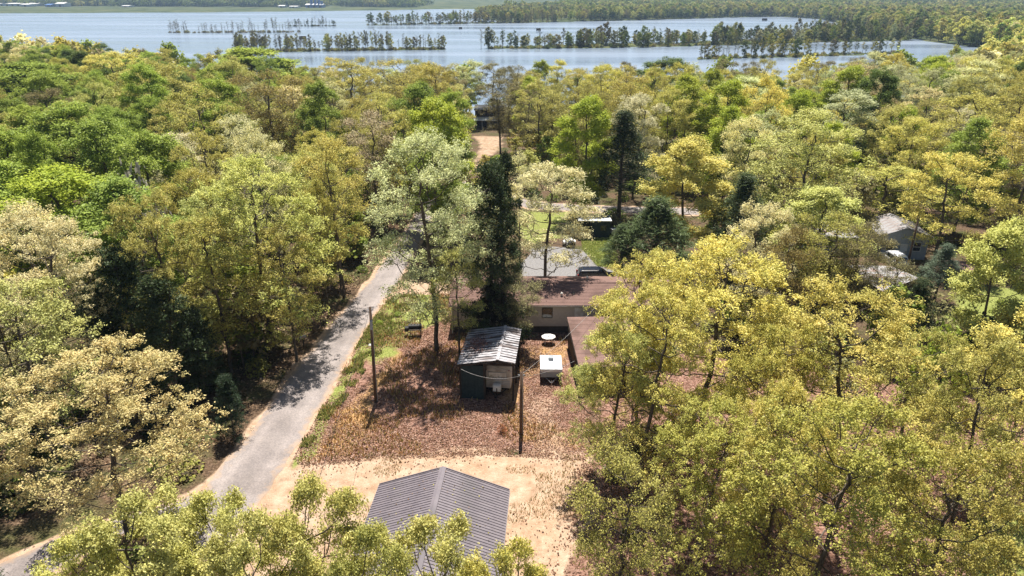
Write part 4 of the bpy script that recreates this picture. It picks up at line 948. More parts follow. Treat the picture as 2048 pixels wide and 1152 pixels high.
# charcoal metal roofed building in the foreground
b1 = thing('metal_roofed_building', 'gabled building with ribbed charcoal metal roof on the sandy yard', 'building', (-4.29, 35.79, 0), -0.0648)
W1, E1, Z1, L1 = 4.14, 3.24, 4.76, 13.5
sl_ = (Z1-E1)/W1
MB().box(-3.8, 3.8, -L1+.3, -.3, 0, E1-.22).build('wall', M['siding_grey'], b1)
for yy in (-.32, -L1+.32):
    MB().add([(-3.75, yy-.06, E1-.22), (3.75, yy-.06, E1-.22), (0, yy-.06, Z1-.35), (-3.75, yy+.06, E1-.22), (3.75, yy+.06, E1-.22), (0, yy+.06, Z1-.35)], [(0,1,2),(5,4,3),(0,3,4,1),(1,4,5,2),(2,5,3,0)]).build('gable', M['siding_grey'], b1)
ribbed_slope(b1, 0, Z1, W1, E1, -L1, 0, M['metal_grey'], ribs=4, rib_h=.035)
ribbed_slope(b1, 0, Z1, -W1, E1, -L1, 0, M['metal_grey'], ribs=4, rib_h=.035)
mb = MB()
for s in (-1, 1):
    mb.slab([(0, -L1-.02, Z1+.075), (0, .02, Z1+.075), (s*.2, .02, Z1+.075-.2*sl_), (s*.2, -L1-.02, Z1+.075-.2*sl_)][::-s], .03)
mb.build('ridge_cap', M['metal_grey'], b1)
for s in (-1, 1):
    MB().box(s*(W1+.005)-.03, s*(W1+.005)+.03, -L1, 0, E1-.2, E1-.03).build('eave_trim', M['metal_grey'], b1)
    for yy in (.03, -L1-.03):
        MB().slab([(0, yy-.03, Z1+.05), (s*W1, yy-.03, E1+.05), (s*W1, yy+.03, E1+.05), (0, yy+.03, Z1+.05)][::s], .18).build('rake_trim', M['metal_grey'], b1)
MB().box(3.8, 3.83, -9, -6, .02, 2.6).build('garage_door', M['white'], b1)

# open shed over the travel trailer
yaw2 = -0.0949
b2 = thing('open_shed', 'open shed with weathered white tin roof sheltering the travel trailer', 'shed', (-1.21, 50.88, 0), yaw2)
wl, wr, Ld = 3.40, 1.47, 6.55; zr, zl_, zr_ = 3.99, 3.42, 3.74
n_l = 15
for i in range(n_l):      # narrow lapped sheets, the edge toward the yard lifted over the next
    y0_ = i*Ld/n_l; y1_ = y0_+Ld/n_l*1.04
    for xe, ze_ in ((-wl, zl_), (wr, zr_)):
        e0, e1 = random.uniform(-.02, .03), random.uniform(-.02, .03); lift = random.uniform(.035, .09)
        q = [(0, y0_, zr+lift), (xe, y0_+e0, ze_+lift), (xe, y1_+e1, ze_), (0, y1_, zr)]
        MB().slab(q if xe < 0 else q[::-1], .012).build('roof_sheet', M['metal_white'], b2)
mb = MB(); mb.slab([(-.14, 0, zr+.085), (.0, 0, zr+.12), (.0, Ld, zr+.12), (-.14, Ld, zr+.085)], .015); mb.slab([(0, 0, zr+.12), (.14, 0, zr+.085), (.14, Ld, zr+.085), (0, Ld, zr+.12)], .015)
mb.build('ridge_cap', M['metal_white'], b2)
for x_, y_, h_ in ((-3.2, .35, 3.3), (-1.15, .35, 3.6), (1.28, .35, 3.6), (-3.2, 6.2, 3.3), (-1.15, 6.2, 3.6), (1.28, 6.2, 3.6), (1.28, 3.3, 3.6)):
    MB().box(x_-.08, x_+.08, y_-.08, y_+.08, 0, h_).build('post', M['dark_wood'], b2)
MB().box(-1.05, 1.2, .3, .42, 3.34, 3.5).build('front_beam', M['dark_wood'], b2)
MB().box(-3.1, -1.24, .3, .38, .05, 3.25).build('wall', M['dark_green'], b2)
MB().box(-3.27, -3.2, .42, 6.1, .05, 3.2).build('wall', M['dark_green'], b2)
MB().box(-3.1, 1.2, 6.28, 6.36, .05, 3.4).build('wall', M['dark_green'], b2)
MB().box(-1.2, -1.12, .45, 6.1, .05, 3.4).build('partition', M['dark_wood'], b2)
for k_ in range(7):   # battens on the front wall
    MB().box(-3.0+k_*.28, -2.96+k_*.28, .27, .297, .1, 3.2).build('batten', M['dark_green'], b2)
mb = MB().slab([(-wl, -.03, zl_-.03), (0, -.03, zr-.03), (0, .0, zr-.03), (-wl, .0, zl_-.03)], .14); mb.slab([(0, -.03, zr-.03), (wr, -.03, zr_-.03), (wr, 0, zr_-.03), (0, 0, zr-.03)], .14)
mb.build('rake_board', M['dark_wood'], b2)

# travel trailer
tt = thing('travel_trailer', 'aged white travel trailer parked nose out under the open shed', 'trailer', (-1.24, 52.15, 0), yaw2)
prof = [(.02,.62),(-.03,1.0),(0,1.9),(.06,2.35),(.28,2.62),(5.6,2.66),(5.72,2.5),(5.72,.62)]
MB().prism(prof, -1.14, 1.14).build('body', M['trailer_white'], tt, bevel=.06)
mb = MB()
for (a_, c_, d_, e_) in ((-.78,.78,2.16,2.19),(-.78,.78,1.5,1.53),(-.78,-.75,1.53,2.16),(.75,.78,1.53,2.16)): mb.box(a_, c_, -.055, -.005, d_, e_)
fw = mb.build('front_window', M['siding_grey'], tt)
MB().box(-.75, .75, -.03, .02, 1.53, 2.16).build('window_cover', M['white'], fw)
for z_ in (1.32, 1.16, 1.0): MB().box(-1.1, 1.1, -.045, .01, z_, z_+.025).build('trim_strip', M['siding_grey'], tt)
for s in (-1, 1): MB().box(s*.98-.05, s*.98+.05, -.02, .08, 2.34, 2.39).build('marker_light', M['red_lens'], tt)
MB().prism([(-.62,.62),(-.64,1.15),(-.5,1.22),(-.14,1.22),(-.14,.62)], -.34, .34).build('propane_cover', M['white'], tt, bevel=.04)
MB().box(-.04, .04, -.66, -.55, .64, .98).build('cover_slot', M['black'], tt)
mb = MB(); mb.tube((-.8,.1,.55),(0,-1.25,.52),.045); mb.tube((.8,.1,.55),(0,-1.25,.52),.045); mb.box(-.08,.08,-1.4,-1.2,.48,.58); mb.tube((0,-1.1,.02),(0,-1.1,.75),.035)
mb.build('hitch', M['black'], tt)
for s in (-1, 1):
    for y_ in (2.7, 3.45):
        wv = MB().tube((s*.88, y_, .34), (s*1.1, y_, .34), .34, n=18).build('wheel', M['rubber'], tt)
        MB().tube((s*1.09, y_, .34), (s*1.12, y_, .34), .19, n=14).build('rim', M['chrome'], wv)
MB().box(-1.0, 1.0, .1, 5.6, .45, .618).build('chassis', M['black'], tt)
MB().box(-.35, .35, 2.0, 2.8, 2.65, 2.9).build('roof_unit', M['white'], tt, bevel=.05)
cu = bpy.data.curves.new('lettering', 'FONT'); cu.body = 'Coachmen'; cu.size = .34; cu.extrude = .004; cu.shear = .35; cu.align_x = 'CENTER'; cu.space_character = 1.05
tmp = bpy.data.objects.new('lettering_curve', cu); COL.objects.link(tmp); bpy.context.view_layer.update()
lm_ = bpy.data.meshes.new_from_object(tmp.evaluated_get(bpy.context.evaluated_depsgraph_get())); bpy.data.objects.remove(tmp)
lm_.materials.clear(); lm_.materials.append(M['print'])
lo_ = put(bpy.data.objects.new('lettering', lm_), tt); lo_.location = (.02, -.045, 1.6); lo_.rotation_euler = (R_(90), 0, 0)
lo_['label'] = 'dark slanted Coachmen lettering on the front of the trailer'

# folded camper
fc = thing('folded_camper', 'low white folded camper trailer with roof vent beside the open shed', 'trailer', (3.48, 54.15, 0), -.02)
MB().box(-.95, .95, 0, 2.55, .5, 1.02).build('body', M['siding_grey'], fc, bevel=.04)
MB().box(-.98, .98, -.04, 2.6, 1.04, 1.36).build('roof', M['metal_clean'], fc, bevel=.05)
MB().box(-.23, .23, 1.55, 2.15, 1.36, 1.62).build('roof_vent', M['siding_grey'], fc, bevel=.05)
for z_ in (.72, .86): MB().box(-.93, .93, -.012, .01, z_, z_+.02).build('trim_strip', M['siding_grey'], fc)
mb = MB(); mb.tube((-.5,.05,.45),(0,-.85,.42),.035); mb.tube((.5,.05,.45),(0,-.85,.42),.035); mb.tube((0,-.75,.0),(0,-.75,.6),.03); mb.build('hitch', M['chrome'], fc)
for s in (-1, 1):
    wv = MB().tube((s*.72, 1.3, .3), (s*.92, 1.3, .3), .3, n=16).build('wheel', M['rubber'], fc); MB().tube((s*.91, 1.3, .3), (s*.94, 1.3, .3), .16, n=12).build('rim', M['chrome'], wv)
MB().box(-.8, .8, .1, 2.45, .4, .498).build('chassis', M['black'], fc)

# mobile home
mh = thing('mobile_home', 'long beige mobile home with brown shingle roof', 'house', (0, 0, 0))
hx0, hx1, hy0, hy1 = -6.1, 16.5, 64.0, 71.2; hz0, hz1, hzr = .75, 3.17, 4.05
MB().box(hx0, hx1, hy0, hy1, hz0, hz1).build('wall', M['siding'], mh)
MB().box(hx0+.1, hx1-.1, hy0+.1, hy1-.1, 0, hz0-.002).build('skirting', M['skirting'], mh)
hym = (hy0+hy1)/2
course = MB()
for side in (-1, 1):
    y_e = hy0-.25 if side < 0 else hy1+.25
    n_c = 16
    for i in range(n_c):
        a_ = i/n_c; b_ = (i+1)/n_c
        ya = hym+(y_e-hym)*a_; yb = hym+(y_e-hym)*(b_+.012); za = hzr+(hz1+.02-hzr)*a_; zb = hzr+(hz1+.02-hzr)*b_
        pts_ = [(hx0-.25, ya, za+.012), (hx0-.25, yb, zb+.03), (hx1+.25, yb, zb+.03), (hx1+.25, ya, za+.012)]
        if side > 0: pts_ = pts_[::-1]
        MB().slab(pts_, .03).build('shingle_course', M['shingle'], mh)
MB().box(hx0-.26, hx1+.26, hym-.13, hym+.13, hzr+.015, hzr+.06).build('ridge_cap', M['shingle'], mh)
MB().box(hx0-.25, hx1+.25, hy0-.29, hy0-.255, hz1-.12, hz1+.045).build('eave_trim', M['white'], mh)
MB().add([(hx0,hy0,hz1),(hx0,hy1,hz1),(hx0,hym,hzr-.04),(hx0+.1,hy0,hz1),(hx0+.1,hy1,hz1),(hx0+.1,hym,hzr-.04)],[(0,2,1),(3,4,5),(0,3,5,2),(1,2,5,4)]).build('gable', M['siding'], mh)
for i, x_ in enumerate(np.arange(hx0+1.2, hx1, 2.44)): MB().box(x_-.02, x_+.02, hy0-.012, hy0, hz0, hz1).build('batten', M['siding'], mh)
MB().tube((hx0+.05, hy0-.1, 0), (hx0+.05, hy0-.1, hz1-.1), .045).build('downspout', M['white'], mh)
def window(parent, x, y, z0_, z1_, wd, fr_m, face=-1):
    f_ = MB(); t_ = .06
    f_.box(x-wd/2-t_, x+wd/2+t_, y-.05, y+.0, z0_-t_, z0_); f_.box(x-wd/2-t_, x+wd/2+t_, y-.05, y, z1_, z1_+t_)
    f_.box(x-wd/2-t_, x-wd/2, y-.05, y, z0_, z1_); f_.box(x+wd/2, x+wd/2+t_, y-.05, y, z0_, z1_); f_.box(x-wd/2, x+wd/2, y-.045, y, (z0_+z1_)/2-.025, (z0_+z1_)/2+.025)
    o_ = f_.build('window', fr_m, parent)
    MB().box(x-wd/2, x+wd/2, y-.02, y-.004, z0_, (z0_+z1_)/2-.026).build('pane', M['glass'], o_)
    MB().box(x-wd/2, x+wd/2, y-.03, y-.004, (z0_+z1_)/2+.026, z1_).build('pane', M['glass'], o_)
for x_ in (-3.4, -.4, 3.55, 9.4, 13.2): window(mh, x_, hy0-.012, 1.75, 2.75, .95, M['dark_wood'])
dr = MB().box(6.3, 7.2, hy0-.04, hy0-.002, hz0+.02, 2.85).build('door', M['white'], mh); MB().box(6.38, 6.44, hy0-.09, hy0-.04, 1.7, 1.8).build('handle', M['black'], dr)
for x_, y_, h_ in ((5.05, 65.3, .35), (6.3, 65.6, .18), (8.0, 69.0, .4), (2.2, 68.9, .22)):
    zz_ = hzr-(abs(y_-hym)/(hym-hy0))*(hzr-hz1)
    vp = MB().tube((x_, y_, zz_-.1), (x_, y_, zz_+h_), .09).build('roof_vent', M['white'], mh); MB().tube((x_, y_, zz_+h_), (x_, y_, zz_+h_+.1), .15, .06).build('vent_cap', M['white'] if h_ > .3 else M['black'], vp)

# brown lean-to
lt = thing('lean_to_shed', 'low brown-roofed shed beside the folded camper, half under the oaks', 'shed', (5.75, 52.6, 0), .04)
for i in range(12):
    y0_ = i*.78; MB().slab([(0, y0_-.03, 2.42+i*.028), (5.8, y0_-.03, 2.42+i*.028), (5.8, y0_+.78, 2.42+i*.028+.02), (0, y0_+.78, 2.42+i*.028+.02)], .03).build('shingle_course', M['shingle'], lt)
MB().box(.12, .2, .2, 9.1, 0, 2.36).build('wall', M['dark_wood'], lt); MB().box(.2, 5.6, .2, .28, 0, 2.36).build('wall', M['dark_wood'], lt); MB().box(5.5, 5.6, .28, 9.1, 0, 2.36).build('wall', M['dark_wood'], lt)
MB().box(-.03, -.0, -.03, 9.3, 2.28, 2.44).build('fascia', M['dark_wood'], lt)
MB().box(.02, .1, 1.2, 1.7, .8, 1.7).build('meter_box', M['siding_grey'], lt)

# dark green shed
ds = thing('garden_shed', 'dark green shed with pale metal roof on the mown lawn', 'shed', (9.45, 94.0, 0), -.03)
MB().box(1.75, 4.35, .1, 3.1, 0, 2.44).build('wall', M['dark_green'], ds)
MB().box(0.05, 1.75, 3.02, 3.1, 0, 2.3).build('wall', M['dark_green'], ds)
for x_, y_ in ((.08,.15),(.08,1.6),(1.68,.15)): MB().box(x_-.06, x_+.06, y_-.06, y_+.06, 0, 2.45).build('post', M['dark_wood'], ds)
for i in range(8): MB().box(1.9+i*.3, 1.93+i*.3, .075, .1, .05, 2.4).build('batten', M['dark_green'], ds)
for i in range(6):
    MB().slab([(-.15+i*.78, -.2, 2.6), (-.15+i*.78+.765, -.2, 2.6), (-.15+i*.78+.765, 3.3, 2.32), (-.15+i*.78, 3.3, 2.32)], .05).build('roof_panel', M['metal_clean'], ds)
MB().box(-.15, 4.5, -.23, -.203, 2.5, 2.62).build('fascia', M['white'], ds)
window(ds, 3.4, .1, 1.1, 1.8, .7, M['dark_wood'])
bn = thing('wheeled_bin', 'small pale wheeled cart standing beside the dark green shed', 'cart', (14.55, 95.2, 0), .2)
MB().prism([(-.32,.25),(-.38,.95),(.38,.95),(.3,.25)], -.42, .42).build('tub', M['white'], bn, bevel=.03)
for s in (-1, 1): MB().tube((s*.44, .1, .18), (s*.5, .1, .18), .18, n=14).build('wheel', M['rubber'], bn)
mb = MB(); mb.tube((-.35,-.35,.9),(-.35,-.75,1.0),.02); mb.tube((.35,-.35,.9),(.35,-.75,1.0),.02); mb.tube((-.35,-.75,1.0),(.35,-.75,1.0),.02); mb.build('handle', M['black'], bn)

# white trailer on the gravel
gx_, gy_, _ = P(1143, 497, 0)
wt = thing('utility_trailer', 'small white open trailer with dark tongue on the gravel drive', 'trailer', (gx_, gy_, 0), .25)
MB().box(-.6, .6, .1, 2.0, .42, .5).build('bed', M['dark_wood'], wt)
for s in (-1, 1):
    MB().box(s*.58-.03, s*.58+.03, .1, 2.0, .5, .85).build('side_board', M['white'], wt)
    MB().prism([(.7,.45),(.75,.72),(.95,.82),(1.25,.82),(1.45,.72),(1.5,.45)], s*.75-.12, s*.75+.12).build('fender', M['white'], wt)
    MB().tube((s*.66, 1.1, .3), (s*.84, 1.1, .3), .3, n=14).build('wheel', M['rubber'], wt)
MB().box(-.55, .55, 1.94, 2.0, .5, .9).build('tail_board', M['white'], wt); MB().box(-.5, .5, .08, .14, .5, .8).build('front_board', M['black'], wt)
mb = MB(); mb.tube((-.4,.1,.44),(0,-.9,.42),.03); mb.tube((.4,.1,.44),(0,-.9,.42),.03); mb.tube((0,-.2,.44),(0,-1.1,.42),.04); mb.build('tongue', M['black'], wt)
MB().prism([(.5,.5),(.7,.95),(1.5,1.0),(1.7,.5)], -.42, .42).build('covered_load', M['white'], wt, bevel=.08)

# vehicles
def vehicle(name, label, loc, rz, paint, Ln=4.85, Wd=1.92, Ht=1.74, suv=False):
    """car built along +x (front at +x), origin at the middle on the ground"""
    v = thing(name, label, 'car', loc, rz)
    h = Ln/2; k = Wd/2
    side = [(-h,.42),(-h+.02,.9),(-h+.06,1.02),(h-1.35,1.06),(h-.45,.92),(h-.08,.74),(h,.5),(h-.05,.3),(-h+.05,.3)]
    def loft(pr, w0, w1, zb, zt):
        vs = []; 
        for s in (-1, 1):
            for a_, z_ in pr:
                q = max(0, min(1, (z_-zb)/(zt-zb))); vs.append((a_, s*(w0+(w1-w0)*q), z_))
        n_ = len(pr)
        return MB().add(vs, [tuple(range(n_)), tuple(range(n_, 2*n_))[::-1]]+[(i, i+n_, (i+1) % n_+n_, (i+1) % n_) for i in range(n_)])
    loft(side, k, k-.04, .3, 1.06).build('body', paint, v, bevel=.07)
    cab = [(-h+.07,1.0),(-h+.3,Ht-.12),(-h+.5,Ht),(h-2.2,Ht),(h-1.95,Ht-.05),(h-1.1,1.0)]
    cb_ = loft(cab, k-.05, k-.27, 1.0, Ht).build('cabin', paint, v, bevel=.06)
    def sidey(z_): return (k-.05)+(-.22)*(z_-1.0)/(Ht-1.0)
    zt = Ht-.16; zb = 1.1
    spans = [(-h+.5, -h+1.45), (-h+1.53, -h+2.45), (-h+2.53, h-1.62)]
    for s in (-1, 1):
        for i, (a_, c_) in enumerate(spans):
            c2 = c_ if i < 2 else c_-.28
            MB().add([(a_, s*(sidey(zb)+.012), zb), (c_, s*(sidey(zb)+.012), zb), (c2, s*(sidey(zt)+.012), zt), (a_+(.12 if i == 0 else 0), s*(sidey(zt)+.012), zt)], [(0,1,2,3) if s < 0 else (3,2,1,0)]).build('window', M['glass'], v)
        MB().box(-h+.9, h-1.3, s*(k+.004)-.008, s*(k+.004)+.008, .62, .66).build('side_trim', M['black'], v)
        MB().box(-h-.005, -h+.12, s*(k-.2)-.1, s*(k-.2)+.1, .95, 1.3).build('tail_light', M['red_lens'], v)
        MB().box(h-.22, h-.02, s*(k-.32)-.2, s*(k-.32)+.2, .62, .78).build('headlight', M['clear_lens'], v)
        MB().box(h-1.55, h-1.38, s*(k+.02)-.0 if s > 0 else -k-.2, k+.2 if s > 0 else -k-.02, 1.05, 1.2).build('mirror', paint, v, bevel=.03)
        for x_ in (-h+.95, h-.95):
            wv = MB().tube((x_, s*(k-.23), .34), (x_, s*(k-.0), .34), .34, n=20).build('wheel', M['rubber'], v); MB().tube((x_, s*(k-.02), .34), (x_, s*(k+.015), .34), .21, n=16).build('rim', M['chrome'], wv)
    y1 = k-.32
    MB().add([(h-1.17, -y1-.05, 1.08), (h-1.17, y1+.05, 1.08), (h-1.86, y1-.05, Ht-.1), (h-1.86, -y1+.05, Ht-.1)], [(0,1,2,3)]).build('windscreen', M['glass'], v).location = (.03, 0, .02)
    MB().add([(-h+.1, -y1-.05, 1.1), (-h+.1, y1+.05, 1.1), (-h+.27, y1-.02, Ht-.2), (-h+.27, -y1+.02, Ht-.2)], [(3,2,1,0)]).build('rear_window', M['glass'], v).location = (-.03, 0, .02)
    MB().box(-h-.04, -h+.06, -k+.08, k-.08, .4, .6).build('rear_bumper', paint, v, bevel=.03)
    for s in (-1, 1): MB().box(-h+.7, h-2.4, s*(k-.36)-.02, s*(k-.36)+.02, Ht+.0, Ht+.05).build('roof_rail', M['chrome'], v)
    return v
vehicle('minivan', 'dark blue minivan parked on gravel behind the mobile home', (10.15, 77.6, 0), .02, M['van_paint'])
cx_, cy_, _ = P(1798, 537, 0)
vehicle('parked_suv', 'white car parked between the rusty barn and the grey house', (cx_, cy_+1.8, 0), R_(90), M['car_white'], 4.5, 1.85, 1.7)

# grey house and neighbours on the right
gh = thing('grey_house', 'grey sided house with pale gabled roof behind the utility pole', 'house', (50.6, 85.4, 0), -.12)
MB().box(-2.9, 2.9, 0, 6, 0, 3.2).build('wall', M['siding_grey'], gh)
MB().add([(-2.9,0,3.2),(2.9,0,3.2),(0,0,4.2),(-2.9,.1,3.2),(2.9,.1,3.2),(0,.1,4.2)],[(0,1,2),(5,4,3),(0,3,4,1),(1,4,5,2),(2,5,3,0)]).build('gable', M['siding_grey'], gh)
ribbed_slope(gh, 0, 4.35, 3.3, 3.2, -.35, 6.3, M['metal_old'], ribs=3); ribbed_slope(gh, 0, 4.35, -3.3, 3.2, -.35, 6.3, M['metal_old'], ribs=3)
window(gh, 1.6, 0, 1.2, 2.3, .9, M['white']); window(gh, -1.7, 0, 1.2, 2.3, .9, M['white'])
d_ = MB().box(-.4, .5, -.04, -.002, .05, 2.1).build('door', M['white'], gh); MB().box(.35, .42, -.09, -.04, 1.0, 1.1).build('handle', M['black'], d_)
wing = thing('low_outbuilding', 'low pale-roofed outbuilding seen through bare twigs beside the grey house', 'building', (41.5, 87.5, 0), -.1)
MB().box(-3.6, 3.6, 0, 5, 0, 2.3).build('wall', M['siding_grey'], wing); 
for i in range(9): MB().slab([(-3.9+i*.87, -.35, 2.45), (-3.9+i*.87+.86, -.35, 2.45), (-3.9+i*.87+.86, 5.3, 3.0), (-3.9+i*.87, 5.3, 3.0)], .06).build('roof_panel', M['metal_old'], wing)
window(wing, 1.4, 0, 1.0, 1.9, .9, M['white'])
A_ = P(1692,530,3.3); B_ = P(1765,584,3.3); C_ = P(1838,556,2.5); D_ = P(1782,532,2.5)
bn2 = thing('rusty_barn', 'dark barn with rust-streaked white metal roof in front of the white car', 'barn', (A_[0], A_[1], 0), 0)
rel = lambda p, z=None: (p[0]-A_[0], p[1]-A_[1], p[2] if z is None else z)
def lerp(a, b, q): return tuple(a[i]*(1-q)+b[i]*q for i in range(3))
for i in range(10):
    q0, q1 = i/10, (i+.985)/10
    MB().slab([lerp(rel(A_), rel(B_), q0), lerp(rel(A_), rel(B_), q1), lerp(rel(D_), rel(C_), q1), lerp(rel(D_), rel(C_), q0)], .05).build('roof_panel', M['metal_old'], bn2)
for a_, c_ in ((A_, B_), (B_, C_), (C_, D_), (D_, A_)):
    a2 = lerp(rel(a_), lerp(rel(A_), rel(C_), .5), .05); c2 = lerp(rel(c_), lerp(rel(A_), rel(C_), .5), .05)
    MB().add([(a2[0],a2[1],0),(c2[0],c2[1],0),(c2[0],c2[1],c2[2]-.1),(a2[0],a2[1],a2[2]-.1)], [(0,1,2,3)]).build('wall', M['dark_wood'], bn2)
E_ = P(1918,540,1.9)
sh3 = thing('garden_shed', 'small shed with flat brown roof beside the blue-green pine', 'shed', (E_[0], E_[1], 0), -.5)
MB().box(-1.3, 1.3, 0, 2.4, 0, 1.85).build('wall', M['dark_wood'], sh3)
for i in range(5): MB().slab([(-1.6, -.3+i*.6, 1.95+i*.05), (1.6, -.3+i*.6, 1.95+i*.05), (1.6, .3+i*.6, 2.0+i*.05), (-1.6, .3+i*.6, 2.0+i*.05)], .04).build('shingle_course', M['shingle'], sh3)
MB().box(-.4, .4, -.03, -.002, .05, 1.7).build('door', M['brown_wood'], sh3)

# lake house
gl_ = gz1(-8, 206)
lh = thing('lake_house', 'dark two-storey lake house with pale porch roof at the water', 'house', (-7.4, 206, gl_), 0)
MB().box(-3.5, 5.5, 4, 10, 0, 5.0).build('wall', M['dark_wood'], lh)
MB().slab([(-3.8, 3.6, 5.0), (5.8, 3.6, 5.0), (5.8, 10.4, 5.5), (-3.8, 10.4, 5.5)], .18).build('roof', M['black'], lh)
for i in range(10): MB().slab([(-3.8+i*.96, -.3, 2.55), (-3.8+i*.96+.95, -.3, 2.55), (-3.8+i*.96+.95, 3.98, 2.95), (-3.8+i*.96, 3.98, 2.95)], .1).build('porch_roof_panel', M['metal_clean'], lh)
for x_ in (-3.5, -1.3, 1, 3.2, 5.4): MB().box(x_-.08, x_+.08, -.08, .08, 0, 2.5).build('post', M['white'], lh)
for x_ in (-2, .8, 3.8): window(lh, x_, 4, 3.3, 4.5, 1.2, M['brown_wood'])
d_ = MB().box(-.1, .9, 3.94, 3.998, .05, 2.1).build('door', M['white'], lh)

# duck blinds on the lake
def blind(px, py, wpx, label):
    x, y, _ = P(px, py, LAKE); f = y*math.cos(PITCH)+(CAM_H-LAKE)*math.sin(PITCH); wd = wpx/FPX*f
    o_ = thing('duck_blind', label, 'hunting blind', (x, y, LAKE), random.uniform(-.2, .2))
    h_ = wd*.42; k_ = wd/2; d_ = wd*.35
    for sx in (-1, 1):
        for sy in (-1, 1): MB().box(sx*k_*.85-.12, sx*k_*.85+.12, sy*d_*.8-.12, sy*d_*.8+.12, -1.5, .7).build('post', M['dark_wood'], o_)
    MB().box(-k_, k_, -d_, d_, .5, .75).build('platform', M['dark_wood'], o_)
    MB().box(-k_*.95, k_*.95, -d_*.9, -d_*.8, .75, .75+h_*.7).build('front_screen', M['brush'], o_)
    for s in (-1, 1): MB().box(s*k_*.9-.1, s*k_*.9+.1, -d_*.78, d_*.9, .75, .75+h_).build('side_screen', M['brush'], o_)
    MB().box(-k_*.8, k_*.8, d_*.8, d_*.9, .75, .75+h_).build('back_screen', M['brush'], o_)
    MB().slab([(-k_*1.03, -d_*.2, .8+h_*.98), (k_*1.03, -d_*.2, .8+h_*.98), (k_*1.03, d_, .8+h_), (-k_*1.03, d_, .8+h_)], .1).build('roof', M['brush'], o_)
blind(606, 80, 13, 'largest dark hunting blind, alone in open water past the flooded thicket')
blind(921, 59, 7, 'dark hunting blind alone in open water beyond the shorter flooded line')
blind(907, 29, 5, 'tiny dark hunting blind off the tip of the wooded point')
blind(1077, 62, 9, 'low dark hunting blind close behind the end of the long flooded line')
blind(1210, 52, 8, 'low dark hunting blind behind the middle of the long flooded line')
blind(1529, 42, 9, 'dark hunting blind in the narrow water beside the right-hand mainland'.replace('right-hand ', 'wooded '))

# far shore industry
def far_block(px, py, wpx, hpx, m, name, label, roof='white', D=2050):
    x = (px-1024)/FPX*D/math.cos(PITCH)*1.0; 
    f = D*math.cos(PITCH)+CAM_H*math.sin(PITCH); x = (px-1024)/FPX*f; wd = wpx/FPX*f; hh = hpx/FPX*f*.93; z0_ = gz1(x, D)
    o_ = thing(name, label, 'industrial building', (x, D, z0_), 0)
    MB().box(-wd/2, wd/2, 0, 30, -2, hh*.72).build('wall', m, o_)
    MB().add([(-wd/2-1, -1, hh*.72),(wd/2+1, -1, hh*.72),(wd/2+1, 15, hh),(-wd/2-1, 15, hh),(-wd/2-1, 31, hh*.72),(wd/2+1, 31, hh*.72)], [(0,1,2,3),(3,2,5,4),(0,3,4),(1,5,2),(0,4,5,1)]).build('roof', M[roof], o_)
    nd = max(1, int(wd/14))
    for i in range(nd): MB().box(-wd/2+(i+.5)*wd/nd-2.5, -wd/2+(i+.5)*wd/nd+2.5, -.15, -.01, -1, hh*.5).build('door', M['dark_wood'], o_)
    return o_
far_block(20, 10, 110, 6, M['far_wall'], 'long_warehouse', 'very long pale warehouse on the far shore', D=1945)
far_block(50, 14, 16, 6, M['far_wall'], 'warehouse', 'small bright-roofed warehouse in front of the very long one', D=1900)
far_block(120, 13, 18, 9, M['far_wall'], 'warehouse', 'tall white-roofed warehouse on the far shore', D=1900)
far_block(96, 15, 12, 6, M['blue_steel'], 'warehouse', 'small blue shed beside the tall white-roofed warehouse', 'blue_steel', D=1895)
far_block(250, 15, 14, 4, M['far_wall'], 'warehouse', 'low lone pale shed on the open far bank', D=1895)
far_block(562, 12, 12, 5, M['far_wall'], 'warehouse', 'low white shed beside the blue plant on the far shore', D=1900)
far_block(586, 13, 16, 4, M['far_wall'], 'warehouse', 'flat white shed between the low shed and the blue plant', D=1885)
o_ = far_block(628, 13, 34, 8, M['blue_steel'], 'blue_plant', 'blue steel plant with towers on the far shore', 'white', D=1900)
for i, (dx, hh) in enumerate(((-8, 22), (2, 28), (11, 24), (18, 16))): MB().box(dx-2.5, dx+2.5, 6, 12, 0, hh).build('tower', M['blue_steel'], o_)

# ------------------------------------------------------------------ yard furniture and poles
sm = thing('barrel_smoker', 'black barrel smoker grill with firebox on the grassy bank', 'grill', (-9.85, 63.4, 0), .08)
MB().tube((-.55,0,.95),(.75,0,.95),.3,n=18).build('barrel', M['black'], sm); MB().box(-.95,-.56,-.24,.24,.58,.98).build('firebox', M['black'], sm, bevel=.02)
for x_ in (-.4, .6):
    for y_ in (-.22, .22): MB().tube((x_, y_, .75), (x_+.06*(1 if x_ > 0 else -1), y_*1.2, 0), .025).build('leg', M['black'], sm)
MB().tube((.62,0,1.2),(.62,0,1.75),.06).build('chimney', M['black'], sm); MB().box(-.5,.7,-.55,-.32,.82,.86).build('shelf', M['dark_wood'], sm)
for x_ in (-.25, .05, .35): MB().box(x_-.04, x_+.04, -.04, .04, 1.24, 1.36).build('handle', M['chrome'], sm)
MB().tube((.75,-.02,.9),(1.05,-.02,.85),.03).build('side_handle', M['black'], sm)

